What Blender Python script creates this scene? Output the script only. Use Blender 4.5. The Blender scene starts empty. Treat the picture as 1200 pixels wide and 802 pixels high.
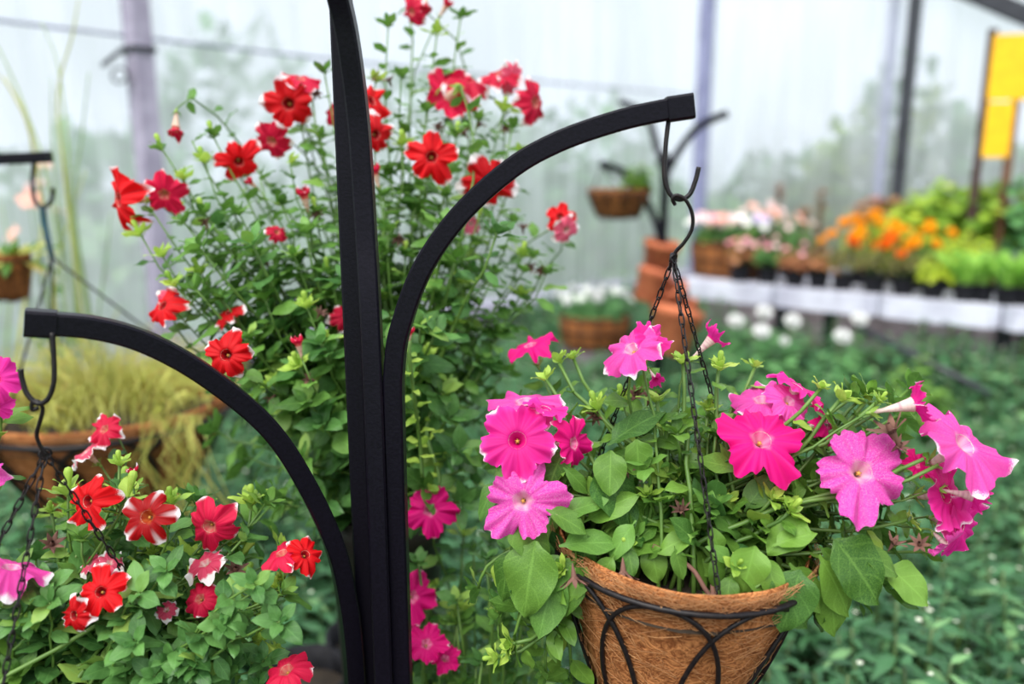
import bpy, math, random
from mathutils import Vector, Matrix, noise
random.seed(7)
PI = math.pi
sc = bpy.context.scene
C = sc.collection

# ------------------------------------------------------------------ camera
FPX = 950.0
PITCH = math.radians(11.9)
CAM = Vector((0, 0, 1.5))
RIGHT = Vector((1, 0, 0))
FWD = Vector((0, math.cos(PITCH), -math.sin(PITCH)))
UP = Vector((0, math.sin(PITCH), math.cos(PITCH)))
cam = bpy.data.cameras.new('camera')
cam.sensor_width = 36.0
cam.lens = FPX / 1200 * 36
cam.clip_start = 0.05
cam.dof.use_dof = True
cam.dof.focus_distance = 1.02
cam.dof.aperture_fstop = 1.5
cam.dof.aperture_blades = 9
camo = bpy.data.objects.new('camera', cam)
C.objects.link(camo)
camo.location = CAM
camo.rotation_euler = (PI / 2 - PITCH, 0, 0)
sc.camera = camo

# ------------------------------------------------------------------ world, sun, exposure
w = bpy.data.worlds.new('overcast')
sc.world = w
w.use_nodes = True
bg = w.node_tree.nodes['Background']
bg.inputs[0].default_value = (0.84, 0.895, 1.0, 1)
bg.inputs[1].default_value = 1.0
sun = bpy.data.lights.new('sun', 'SUN')
sun.energy = 3.3
sun.angle = math.radians(50)
sun.color = (1, 0.97, 0.9)
suno = bpy.data.objects.new('sun', sun)
C.objects.link(suno)
suno.location = (0, 0, 6)
suno.rotation_euler = (math.radians(28), math.radians(-18), 0)
sc.view_settings.view_transform = 'Standard'
sc.view_settings.look = 'None'
sc.view_settings.gamma = 1
sc.view_settings.use_curve_mapping = False
sc.view_settings.exposure = 0.56


# ------------------------------------------------------------------ helpers
def P(px, py, t):
    """point seen at (px, py), t metres along the viewing axis"""
    return CAM + t * ((px - 600) / FPX * RIGHT + (401 - py) / FPX * UP + FWD)


def G(px, py, z):
    d = (px - 600) / FPX * RIGHT + (401 - py) / FPX * UP + FWD
    return CAM + d * ((z - CAM.z) / d.z)


def D(r, u, c):
    """direction: right, up in view, towards the viewer"""
    return (r * RIGHT + u * UP - c * FWD).normalized()


def rnd(a, b):
    return random.uniform(a, b)


def rvec():
    while True:
        v = Vector((rnd(-1, 1), rnd(-1, 1), rnd(-1, 1)))
        if 0.05 < v.length < 1:
            return v.normalized()


def mat(name, rough=0.6, metallic=0.0):
    m = bpy.data.materials.new(name)
    m.use_nodes = True
    nt = m.node_tree
    b = nt.nodes['Principled BSDF']
    b.inputs['Roughness'].default_value = rough
    b.inputs['Metallic'].default_value = metallic
    return m, nt, b, nt.nodes['Material Output']


def N(nt, typ, **kw):
    n = nt.nodes.new(typ)
    for k, v in kw.items():
        if k.startswith('i_'):
            n.inputs[int(k[2:])].default_value = v
        else:
            setattr(n, k, v)
    return n


def math_n(nt, op, a, b=None, c=None):
    n = nt.nodes.new('ShaderNodeMath')
    n.operation = op
    for i, x in enumerate((a, b, c)):
        if x is None:
            continue
        if isinstance(x, (int, float)):
            n.inputs[i].default_value = x
        else:
            nt.links.new(x, n.inputs[i])
    return n.outputs[0]


def mix_c(nt, f, a, b):
    n = nt.nodes.new('ShaderNodeMix')
    n.data_type = 'RGBA'
    for i, x in ((0, f), (6, a), (7, b)):
        if isinstance(x, (int, float)):
            n.inputs[i].default_value = x
        elif isinstance(x, tuple):
            n.inputs[i].default_value = x + (1,) if len(x) == 3 else x
        else:
            nt.links.new(x, n.inputs[i])
    return n.outputs[2]


def srgb(r, g, b):
    f = lambda c: (c / 255 / 12.92) if c / 255 <= 0.04045 else ((c / 255 + 0.055) / 1.055) ** 2.4
    return (f(r), f(g), f(b))


def noise_f(nt, scale, detail=3, vec=None, rough=0.55):
    n = nt.nodes.new('ShaderNodeTexNoise')
    n.inputs['Scale'].default_value = scale
    n.inputs['Detail'].default_value = detail
    n.inputs['Roughness'].default_value = rough
    if vec is not None:
        nt.links.new(vec, n.inputs['Vector'])
    return n.outputs[0]


def ramp01(nt, f, lo, hi):
    n = nt.nodes.new('ShaderNodeMapRange')
    n.interpolation_type = 'SMOOTHSTEP'
    nt.links.new(f, n.inputs[0])
    n.inputs[1].default_value = lo
    n.inputs[2].default_value = hi
    return n.outputs[0]


def coords(nt, scale=(1, 1, 1), out='Object'):
    tc = nt.nodes.new('ShaderNodeTexCoord')
    mp = nt.nodes.new('ShaderNodeMapping')
    mp.inputs['Scale'].default_value = scale
    nt.links.new(tc.outputs[out], mp.inputs[0])
    return mp.outputs[0]


def bump(nt, b, h, strength=0.3, dist=0.01):
    n = nt.nodes.new('ShaderNodeBump')
    n.inputs['Strength'].default_value = strength
    n.inputs['Distance'].default_value = dist
    nt.links.new(h, n.inputs['Height'])
    nt.links.new(n.outputs[0], b.inputs['Normal'])


def rand_id(nt):
    oi = nt.nodes.new('ShaderNodeObjectInfo')
    ge = nt.nodes.new('ShaderNodeNewGeometry')
    return math_n(nt, 'FRACT', math_n(nt, 'ADD', oi.outputs['Random'], ge.outputs['Random Per Island']))


def plain(name, c1, c2=None, scale=20, rough=0.6, metallic=0.0, bmp=0.0, stretch=(1, 1, 1), jitter=0.0, spec=None):
    m, nt, b, o = mat(name, rough, metallic)
    c2 = c2 or tuple(x * 0.75 for x in c1)
    n = noise_f(nt, scale, 4, coords(nt, stretch))
    f = ramp01(nt, n, 0.3, 0.7)
    if jitter:
        f = math_n(nt, 'ADD', math_n(nt, 'MULTIPLY', f, 1 - jitter), math_n(nt, 'MULTIPLY', rand_id(nt), jitter))
    nt.links.new(mix_c(nt, f, c1, c2), b.inputs['Base Color'])
    if bmp:
        bump(nt, b, n, bmp, 0.004)
    if spec is not None:
        b.inputs['Specular IOR Level'].default_value = spec
    return m


def leaf_mat(name, c1, c2, c3=None, trans=0.3, rough=0.42, vein=0.2):
    """c1 dark .. c2 light green by leaf, c3 now and then; veins from the leaf's own coordinates"""
    m, nt, b, o = mat(name, rough)
    r = rand_id(nt)
    col = mix_c(nt, r, c1, c2)
    if c3:
        col = mix_c(nt, ramp01(nt, math_n(nt, 'FRACT', math_n(nt, 'MULTIPLY', r, 7.31)), 0.86, 0.97), col, c3)
    n = noise_f(nt, 60, 3, coords(nt))
    col = mix_c(nt, math_n(nt, 'MULTIPLY', ramp01(nt, n, 0.35, 0.75), 0.35), col, tuple(x * 1.5 for x in c2))
    uv = nt.nodes.new('ShaderNodeUVMap')
    sp = nt.nodes.new('ShaderNodeSeparateXYZ')
    nt.links.new(uv.outputs[0], sp.inputs[0])
    ax = math_n(nt, 'ABSOLUTE', math_n(nt, 'SUBTRACT', sp.outputs[0], 0.5))
    rib = math_n(nt, 'SUBTRACT', 1.0, ramp01(nt, ax, 0.0, 0.05))
    s = math_n(nt, 'SINE', math_n(nt, 'MULTIPLY', math_n(nt, 'SUBTRACT', sp.outputs[1], math_n(nt, 'MULTIPLY', ax, 0.7)), 26.0))
    side = math_n(nt, 'MULTIPLY', ramp01(nt, s, 0.8, 1.0), 0.45)
    v = math_n(nt, 'MULTIPLY', math_n(nt, 'MAXIMUM', rib, side), vein)
    col = mix_c(nt, v, col, tuple(min(1, x * 2.0 + 0.03) for x in c2))
    nt.links.new(col, b.inputs['Base Color'])
    bump(nt, b, math_n(nt, 'ADD', v, math_n(nt, 'MULTIPLY', n, 0.6)), 0.35, 0.002)
    b.inputs['Specular IOR Level'].default_value = 0.35
    tr = nt.nodes.new('ShaderNodeBsdfTranslucent')
    nt.links.new(mix_c(nt, 0.4, col, tuple(min(1, x * 1.25) for x in c2)), tr.inputs[0])
    mx = nt.nodes.new('ShaderNodeMixShader')
    mx.inputs[0].default_value = trans
    nt.links.new(b.outputs[0], mx.inputs[1])
    nt.links.new(tr.outputs[0], mx.inputs[2])
    nt.links.new(mx.outputs[0], o.inputs[0])
    return m


def petal_mat(name, base, dark, centre, tip=None, tip_amt=0.0, speck=0.0, edge=None, trans=0.35, vary=0.3, star=0.0, tip_in=0.62):
    """UV u = distance from the throat (0..1), v = place across the lobe (0.5 its midline)"""
    m, nt, b, o = mat(name, 0.55)
    uv = nt.nodes.new('ShaderNodeUVMap')
    sp = nt.nodes.new('ShaderNodeSeparateXYZ')
    nt.links.new(uv.outputs[0], sp.inputs[0])
    u, v = sp.outputs[0], sp.outputs[1]
    mid = math_n(nt, 'ABSOLUTE', math_n(nt, 'SUBTRACT', v, 0.5))
    nn = noise_f(nt, 70, 3, coords(nt))
    r = rand_id(nt)
    col = mix_c(nt, math_n(nt, 'MULTIPLY', r, vary), base, dark)
    vein = math_n(nt, 'SINE', math_n(nt, 'MULTIPLY', v, 44.0))
    veinm = math_n(nt, 'MULTIPLY', ramp01(nt, vein, 0.2, 1.0), math_n(nt, 'SUBTRACT', 1.0, u))
    col = mix_c(nt, math_n(nt, 'MULTIPLY', veinm, 0.55), col, dark)
    rib = math_n(nt, 'SUBTRACT', 1.0, ramp01(nt, mid, 0.0, 0.06))
    col = mix_c(nt, math_n(nt, 'MULTIPLY', rib, 0.55), col, dark)
    if edge:
        col = mix_c(nt, math_n(nt, 'MULTIPLY', ramp01(nt, u, 0.72, 1.0), 0.7), col, edge)
    if speck:
        s = noise_f(nt, 330, 2, coords(nt))
        s2 = noise_f(nt, 45, 2, coords(nt))
        sm = math_n(nt, 'MULTIPLY', ramp01(nt, s, 0.54, 0.62), ramp01(nt, s2, 0.38, 0.58))
        col = mix_c(nt, math_n(nt, 'MULTIPLY', sm, speck), col, (0.95, 0.8, 0.95))
    if tip:
        a = math_n(nt, 'ADD', u, math_n(nt, 'MULTIPLY', math_n(nt, 'SUBTRACT', nn, 0.5), 0.35))
        a = math_n(nt, 'SUBTRACT', a, math_n(nt, 'MULTIPLY', mid, 0.75))
        a = math_n(nt, 'ADD', a, math_n(nt, 'MULTIPLY', math_n(nt, 'SUBTRACT', r, 0.5), 0.16))
        col = mix_c(nt, math_n(nt, 'MULTIPLY', ramp01(nt, a, tip_in, tip_in + 0.09), tip_amt), col, tip)
    if star:
        st = math_n(nt, 'MULTIPLY', math_n(nt, 'SUBTRACT', 1.0, ramp01(nt, mid, 0.03, 0.14)), ramp01(nt, u, 0.35, 0.9))
        col = mix_c(nt, math_n(nt, 'MULTIPLY', st, star), col, (0.95, 0.85, 0.88))
    cf = math_n(nt, 'SUBTRACT', 1.0, ramp01(nt, math_n(nt, 'ADD', u, math_n(nt, 'MULTIPLY', mid, 0.18)), 0.10, 0.34))
    col = mix_c(nt, cf, col, centre)
    nt.links.new(col, b.inputs['Base Color'])
    bump(nt, b, math_n(nt, 'ADD', math_n(nt, 'MULTIPLY', vein, 0.25), nn), 0.25, 0.002)
    b.inputs['Specular IOR Level'].default_value = 0.25
    tr = nt.nodes.new('ShaderNodeBsdfTranslucent')
    nt.links.new(col, tr.inputs[0])
    mx = nt.nodes.new('ShaderNodeMixShader')
    mx.inputs[0].default_value = trans
    nt.links.new(b.outputs[0], mx.inputs[1])
    nt.links.new(tr.outputs[0], mx.inputs[2])
    nt.links.new(mx.outputs[0], o.inputs[0])
    return m


# ------------------------------------------------------------------ mesh builder
class MB:
    def __init__(s):
        s.v, s.f, s.uv = [], [], []

    def add(s, vs, fs, uvs=None):
        k = len(s.v)
        s.v += [Vector(x) for x in vs]
        s.f += [tuple(i + k for i in f) for f in fs]
        s.uv += list(uvs) if uvs else [(0.5, 0.5)] * len(vs)
        return s

    def mesh(s, vs, fs, uvs, M):
        return s.add([M @ v for v in vs], fs, uvs)

    def tube(s, pts, rad, n=8, cap=True, closed=False):
        pts = [Vector(p) for p in pts]
        L = len(pts)
        r = rad if callable(rad) else (lambda q: rad)
        vs, fs = [], []
        up = None
        for i, p in enumerate(pts):
            if closed:
                t = (pts[(i + 1) % L] - pts[i - 1]).normalized()
            else:
                t = (pts[min(i + 1, L - 1)] - pts[max(i - 1, 0)]).normalized()
            if up is None:
                up = t.orthogonal().normalized()
            up = (up - t * up.dot(t))
            if up.length < 1e-6:
                up = t.orthogonal()
            up.normalize()
            sd = t.cross(up)
            rr = r(i / max(1, L - 1))
            for k in range(n):
                a = 2 * PI * k / n
                vs.append(p + rr * (math.cos(a) * up + math.sin(a) * sd))
        m = L if closed else L - 1
        for i in range(m):
            j = (i + 1) % L
            for k in range(n):
                k2 = (k + 1) % n
                fs.append((i * n + k, i * n + k2, j * n + k2, j * n + k))
        if cap and not closed:
            fs.append(tuple(range(n - 1, -1, -1)))
            fs.append(tuple((L - 1) * n + k for k in range(n)))
        uvs = [(k / n, i / max(1, L - 1)) for i in range(L) for k in range(n)]
        return s.add(vs, fs, uvs)

    def sweep(s, pts, normal, wn, wt, bev=0.12):
        """bevelled rectangular bar; wn its width along normal, wt across it"""
        pts = [Vector(p) for p in pts]
        L = len(pts)
        a, b_ = wn / 2, wt / 2
        c = bev * min(wn, wt)
        prof = [(a - c, b_), (a, b_ - c), (a, -b_ + c), (a - c, -b_), (-a + c, -b_), (-a, -b_ + c), (-a, b_ - c), (-a + c, b_)]
        n = len(prof)
        vs, fs = [], []
        for i, p in enumerate(pts):
            t = (pts[min(i + 1, L - 1)] - pts[max(i - 1, 0)]).normalized()
            nn = (normal - t * normal.dot(t)).normalized()
            bt = t.cross(nn)
            for x, y in prof:
                vs.append(p + nn * x + bt * y)
        for i in range(L - 1):
            for k in range(n):
                k2 = (k + 1) % n
                fs.append((i * n + k, i * n + k2, (i + 1) * n + k2, (i + 1) * n + k))
        fs.append(tuple(range(n - 1, -1, -1)))
        fs.append(tuple((L - 1) * n + k for k in range(n)))
        return s.add(vs, fs)

    def box(s, c, ax, ay, az, sx, sy, sz, bev=0.0):
        c = Vector(c)
        return s.sweep([c - az * (sz / 2), c + az * (sz / 2)], ax, sx, sy, bev or 0.06)

    def lathe(s, prof, n=32, M=None, wob=0.0, seed=0, cap=False):
        M = M or Matrix()
        vs, fs, uvs = [], [], []
        for j, (r, z) in enumerate(prof):
            for k in range(n):
                a = 2 * PI * k / n
                q = 1.0
                dz = 0
                if wob:
                    nz = noise.noise(Vector((math.cos(a) * 2 + seed, math.sin(a) * 2, z * 14)))
                    n2 = noise.noise(Vector((math.cos(a) * 7 + seed, math.sin(a) * 7, z * 40 + 3)))
                    q = 1 + wob * (nz + 0.6 * n2)
                    dz = wob * 0.05 * n2
                vs.append(M @ Vector((r * q * math.cos(a), r * q * math.sin(a), z + dz)))
                uvs.append((k / n, j / max(1, len(prof) - 1)))
        for j in range(len(prof) - 1):
            for k in range(n):
                k2 = (k + 1) % n
                fs.append((j * n + k, j * n + k2, (j + 1) * n + k2, (j + 1) * n + k))
        if cap:
            fs.append(tuple(range(n)))
            fs.append(tuple((len(prof) - 1) * n + k for k in range(n - 1, -1, -1)))
        return s.add(vs, fs, uvs)

    def data(s, name, m, smooth=True, shift=None):
        me = bpy.data.meshes.new(name)
        sh = shift or Vector((0, 0, 0))
        me.from_pydata([tuple(v - sh) for v in s.v], [], s.f)
        uvl = me.uv_layers.new(name='UVMap')
        flat = []
        for l in s.f:
            for i in l:
                flat += s.uv[i]
        uvl.data.foreach_set('uv', flat)
        if smooth:
            me.polygons.foreach_set('use_smooth', [True] * len(me.polygons))
        me.materials.append(m)
        me.update()
        return me

    def build(s, name, m, parent=None, smooth=True):
        """link as one mesh object; vertices are world points, origin at the parent's or the mesh's base"""
        if parent is not None:
            sh = wloc(parent)
        else:
            xs = [v.x for v in s.v]; ys = [v.y for v in s.v]; zs = [v.z for v in s.v]
            sh = Vector(((min(xs) + max(xs)) / 2, (min(ys) + max(ys)) / 2, min(zs)))
        o = bpy.data.objects.new(name, s.data(name, m, smooth, sh))
        C.objects.link(o)
        if parent is not None:
            o.parent = parent
            if parent.parent is not None or parent.rotation_euler.z:
                o.matrix_parent_inverse = Matrix()
        else:
            o.location = sh
        return o


WL = {}


def wloc(o):
    v = Vector((0, 0, 0))
    while o is not None:
        v = v + o.matrix_basis.translation
        o = o.parent
    return v


def tag(o, label, cat, group=None, kind=None):
    o['label'] = label
    if cat:
        o['category'] = cat
    if group:
        o['group'] = group
    if kind:
        o['kind'] = kind
    return o


def thing(name, label, cat, loc, group=None):
    o = bpy.data.objects.new(name, None)
    o.empty_display_size = 0.05
    C.objects.link(o)
    o.location = loc
    return tag(o, label, cat, group)


def struct(o, label):
    o['kind'] = 'structure'
    o['label'] = label
    return o


def inst(name, me, parent, M):
    """place shared mesh data at world matrix M under parent (parents are only translated, or M is local for sub-parts)"""
    o = bpy.data.objects.new(name, me)
    C.objects.link(o)
    o.parent = parent
    o.matrix_basis = Matrix.Translation(-wloc(parent)) @ M
    return o


def sub(name, me, parent):
    o = bpy.data.objects.new(name, me)
    C.objects.link(o)
    o.parent = parent
    return o


def frame(pos, y, z, s=1.0):
    """matrix with local y along y, local z near z"""
    y = y.normalized()
    x = y.cross(z)
    if x.length < 1e-5:
        x = y.orthogonal()
    x.normalize()
    z = x.cross(y)
    M = Matrix((x, y, z)).transposed().to_4x4() @ Matrix.Scale(s, 4)
    M.translation = pos
    return M


def catmull(pts, n=8):
    pts = [Vector(p) for p in pts]
    q = [2 * pts[0] - pts[1]] + pts + [2 * pts[-1] - pts[-2]]
    out = []
    for i in range(1, len(q) - 2):
        a, b, c, d = q[i - 1:i + 3]
        for k in range(n):
            t = k / n
            out.append(0.5 * (2 * b + (c - a) * t + (2 * a - 5 * b + 4 * c - d) * t * t + (3 * b - a - 3 * c + d) * t ** 3))
    out.append(pts[-1])
    return out


def bez(a, b, c, d, n=10):
    return [(1 - t) ** 3 * a + 3 * (1 - t) ** 2 * t * b + 3 * (1 - t) * t * t * c + t ** 3 * d for t in [i / n for i in range(n + 1)]]


# ------------------------------------------------------------------ leaf and flower shapes
def leaf_shape(width=0.5, belly=0.42, pet=0.12, curl=0.12, fold=0.18, wave=0.03, nl=7, seed=0, pw=.85):
    """unit-length leaf along +y, upper side +z; returns verts, faces, uvs"""
    rs = random.Random(seed)
    vs, fs, uv = [], [], []
    cols = (-1, -0.55, 0, 0.55, 1)
    ph = rs.uniform(0, 6)
    tw = rs.uniform(-0.25, 0.25)
    for i in range(nl + 1):
        f = i / nl
        if f < pet:
            hw = 0.025
        else:
            g = (f - pet) / (1 - pet)
            hw = width / 2 * (math.sin(PI * g ** (math.log(0.5) / math.log(belly))) ** pw) + (0.012 if i < nl else 0.002)
        for c in cols:
            x = c * hw
            z = fold * abs(x) - curl * f * f * (1 + 0.4 * abs(c)) + wave * math.sin(f * 11 + ph + c * 2) * abs(c)
            z += tw * x * f
            y = f - 0.06 * abs(c) * (f > pet) * math.sin(PI * f)
            vs.append(Vector((x, y, z)))
            uv.append((0.5 + c * 0.5, f))
    for i in range(nl):
        for j in range(4):
            a = i * 5 + j
            fs.append((a, a + 1, a + 6, a + 5))
    return vs, fs, uv


def leaf_set(kind):
    out = []
    for k in range(5):
        rs = random.Random(k * 13 + len(kind))
        if kind == 'ovate':
            out.append(leaf_shape(rs.uniform(.5, .6), .46, .14, rs.uniform(.02, .3), rs.uniform(.08, .32), .04, 9, k, .75))
        elif kind == 'broad':
            out.append(leaf_shape(rs.uniform(.72, .84), .40, .07, rs.uniform(.05, .3), rs.uniform(.08, .3), .05, 12, k, .66))
        elif kind == 'lance':
            out.append(leaf_shape(rs.uniform(.27, .36), .45, .06, rs.uniform(.1, .35), rs.uniform(.1, .35), .02, 6, k))
        elif kind == 'blade':
            out.append(leaf_shape(rs.uniform(.06, .09), .3, .0, rs.uniform(.1, .45), .3, .0, 7, k))
    return out


LEAVES = {k: leaf_set(k) for k in ('ovate', 'broad', 'lance', 'blade')}
LEAF_ME = {}


def leaf_me(kind, k, m):
    key = (kind, k, m.name)
    if key not in LEAF_ME:
        LEAF_ME[key] = MB().add(*LEAVES[kind][k]).data('leaf', m)
    return LEAF_ME[key]


def corolla(notch=0.3, point=0.7, ruffle=0.06, reflex=-0.1, deep=0.42, seed=0, rip=0.03, N_=110, uneven=0.12, close=0.0):
    rs = random.Random(seed)
    nl = 5
    sc_ = [1 + rs.uniform(-uneven, uneven) for _ in range(nl)]
    tilt = [rs.uniform(-1, 1) * 0.34 for _ in range(nl)]
    ph = [rs.uniform(0, 6.28) for _ in range(6)]
    rings = (0.05, .10, .15, .21, .29, .4, .52, .64, .76, .88, .95, 1.0)
    vs, fs, uv = [], [], []
    for f in rings:
        for k in range(N_):
            th = 2 * PI * k / N_
            a = k * nl / N_
            i = int(a) % nl
            v = a - int(a)
            lobe = math.sin(PI * v)
            edge = (1 - notch * (1 - lobe ** point)) * (1 + (sc_[i] - 1) * lobe)
            edge += rip * math.sin(th * 19 + ph[0]) * 0.6 + rip * math.sin(th * 31 + ph[1]) * 0.5
            e = 1 + (edge - 1) * max(0, (f - 0.2) / 0.8) ** 1.3
            r = f * e
            z = -deep * max(0, (0.23 - f) / 0.23) ** 1.1
            g = max(0, f - 0.2) / 0.8
            z += reflex * g * g
            z += ruffle * g ** 1.8 * (math.sin(th * 7 + ph[2]) + 0.8 * math.sin(th * 11 + ph[3]) + .5 * math.sin(th * 17 + ph[4]))
            z += tilt[i] * g * g * lobe
            z -= 0.035 * g * math.exp(-((v - 0.5) / 0.09) ** 2)
            z += 0.05 * g * math.exp(-(min(v, 1 - v) / 0.12) ** 2)
            if close:
                q = 1 - close * g
                z += close * r * 0.85
                r *= q
            vs.append(Vector((r * math.cos(th), r * math.sin(th), z)))
            uv.append((f, v))
    n = N_
    for j in range(len(rings) - 1):
        for k in range(n):
            k2 = (k + 1) % n
            fs.append((j * n + k, j * n + k2, (j + 1) * n + k2, (j + 1) * n + k))
    return MB().add(vs, fs, uv)


def flower_kit(name, pm, tube_m, throat_m, calyx_m, variants, **kw):
    """shared meshes of one kind of flower"""
    kit = {'cor': [], 'name': name}
    for k in range(variants):
        rs = random.Random(k + 40)
        kit['cor'].append(corolla(seed=k * 7 + len(name), reflex=kw.get('reflex', -0.1) + rs.uniform(-.12, .12),
                                  ruffle=kw.get('ruffle', 0.06), notch=kw.get('notch', .3), point=kw.get('point', .7),
                                  rip=kw.get('rip', .03), uneven=kw.get('uneven', .12), close=kw.get('close', 0.0),
                                  deep=kw.get('deep', 0.42)).data('flower', pm))
    T = kw.get('tube', 0.95)
    kit['T'] = T
    prof = [(.215, -.02), (.19, -.1), (.165, -.22), (.13, -.38), (.095, -.6), (.065, -.8), (.05, -T)]
    kit['tube'] = MB().lathe(prof, 14).data('tube', tube_m)
    tm = MB()
    tm.lathe([(0.001, -.16), (.03, -.165), (.04, -.19), (.03, -.22), (.012, -.4)], 10)
    for k in range(5):
        a = 2 * PI * k / 5
        tm.lathe([(0.001, -.17), (.016, -.185), (.001, -.21)], 6, Matrix.Translation((.05 * math.cos(a), .05 * math.sin(a), 0)))
    kit['throat'] = tm.data('stamen', throat_m)
    cm = MB()
    for k in range(5):
        a = 2 * PI * k / 5
        d = Vector((math.cos(a) * .42, math.sin(a) * .42, .9))
        vs, fs, uv = LEAVES['lance'][k % 5]
        cm.mesh(vs, fs, uv, frame(Vector((0, 0, -T - .02)), d, Vector((-math.cos(a), -math.sin(a), .3)), .42))
    cm.lathe([(.02, -T - .06), (.06, -T - .02), (.06, -T + .06)], 10)
    kit['calyx'] = cm.data('calyx', calyx_m)
    return kit


# ------------------------------------------------------------------ materials
M_black = plain('black_powder_coat', (0.0030, 0.0022, 0.0055), (0.005, 0.004, 0.009), 260, 0.36, 0.0, 0.12, spec=0.15)
M_wire = plain('black_wire', (0.006, 0.005, 0.007), (0.016, 0.012, 0.012), 160, 0.4, 0.0, spec=.25)
M_stem = plain('green_stem', srgb(98, 132, 54), srgb(72, 106, 42), 30, 0.5, jitter=.4)
M_stem_d = plain('dark_green_stem', srgb(78, 104, 52), srgb(56, 82, 42), 30, 0.5, jitter=.4)
M_leafA = leaf_mat('petunia_leaf', srgb(46, 86, 28), srgb(112, 152, 60), srgb(140, 168, 66), 0.28)
M_leafB = leaf_mat('petunia_leaf_tall', srgb(40, 82, 32), srgb(110, 154, 68), srgb(150, 182, 86), 0.32)
M_leafC = leaf_mat('petunia_leaf_bluish', srgb(38, 80, 36), srgb(98, 146, 74), srgb(150, 182, 84), 0.3)  # the leaf's own green, slightly deeper and bluer than the other petunias
M_tipleaf = leaf_mat('young_leaf', srgb(118, 160, 56), srgb(178, 206, 92), None, 0.35)
M_bed = leaf_mat('bedding_leaf', srgb(28, 62, 38), srgb(78, 128, 82), srgb(128, 172, 112), 0.22, 0.4, 0.2)
M_bush = leaf_mat('bush_leaf', srgb(44, 92, 50), srgb(104, 156, 92), None, 0.25)
M_olive = leaf_mat('olive_leaf', srgb(84, 84, 44), srgb(140, 136, 74), srgb(150, 96, 64), 0.25)
M_lime = leaf_mat('lime_leaf', srgb(120, 150, 30), srgb(190, 206, 60), None, 0.35)
M_bigleaf = leaf_mat('broad_garden_leaf', srgb(74, 118, 36), srgb(158, 190, 62), srgb(190, 200, 70), 0.4)
M_straw = leaf_mat('yellow_grass_blade', srgb(146, 154, 58), srgb(206, 204, 116), srgb(196, 168, 96), 0.35, vein=.1)
M_reed = leaf_mat('reed_blade', srgb(112, 142, 104), srgb(168, 186, 128), None, 0.3, vein=.1)
M_grassg = leaf_mat('bright_grass_blade', srgb(96, 160, 50), srgb(164, 208, 92), None, 0.35, vein=.1)
M_rust = leaf_mat('rusty_leaf', srgb(120, 70, 48), srgb(176, 120, 78), srgb(150, 130, 60), 0.3)
M_brownbud = plain('dry_brown_flower', srgb(84, 50, 48), srgb(128, 92, 76), 60, 0.8, jitter=.5)
M_tube = petal_mat('flower_tube', srgb(236, 214, 206), srgb(196, 120, 150), srgb(236, 214, 206), vary=.2, trans=.3)
M_tube_red = petal_mat('flower_tube_pale', srgb(228, 202, 180), srgb(190, 120, 110), srgb(226, 200, 180), vary=.3, trans=.3)
M_throat = plain('yellow_stamen', srgb(214, 170, 70), srgb(160, 110, 60), 80, 0.7)
M_calyx = leaf_mat('calyx_green', srgb(92, 136, 52), srgb(150, 184, 82), None, 0.25)
WHITE = (0.93, 0.86, 0.9)
M_pink_s = petal_mat('speckled_pink_petal', srgb(230, 50, 176), srgb(198, 14, 134), srgb(248, 196, 216), WHITE, 0.8, 0.85, srgb(226, 40, 170), vary=.25, tip_in=.95)
M_pink = petal_mat('pink_petal', srgb(232, 48, 160), srgb(212, 8, 120), srgb(214, 14, 120), WHITE, 0.95, 0.0, srgb(238, 60, 170), vary=.6, tip_in=.93)
M_light = petal_mat('light_pink_petal', srgb(234, 84, 182), srgb(218, 30, 140), srgb(250, 200, 224), WHITE, 1.0, 0.2, srgb(236, 66, 172), vary=.6, tip_in=.86)
M_magenta = petal_mat('magenta_petal', srgb(236, 16, 134), srgb(212, 4, 110), srgb(250, 160, 200), WHITE, 1.0, 0.0, None, vary=.5, tip_in=.97)
M_red = petal_mat('red_petal', srgb(226, 10, 22), srgb(168, 0, 14), srgb(120, 6, 18), (0.95, 0.88, 0.9), 1.0, 0, None, vary=.6, tip_in=.80)
M_redstar = petal_mat('red_star_petal', srgb(166, 0, 8), srgb(100, 0, 8), srgb(200, 100, 50), (0.95, 0.88, 0.9), 1.0, 0, None, vary=.2, star=.55, tip_in=.80)
M_crim = petal_mat('crimson_petal', srgb(222, 26, 74), srgb(178, 6, 44), srgb(226, 150, 130), (0.95, 0.86, 0.9), 1.0, 0, None, vary=.7, tip_in=.82)
M_rose = petal_mat('rose_white_petal', srgb(236, 110, 140), srgb(206, 40, 80), srgb(240, 220, 214), (0.95, 0.9, 0.9), 1.0, 0, None, vary=.8, tip_in=.66)

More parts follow.
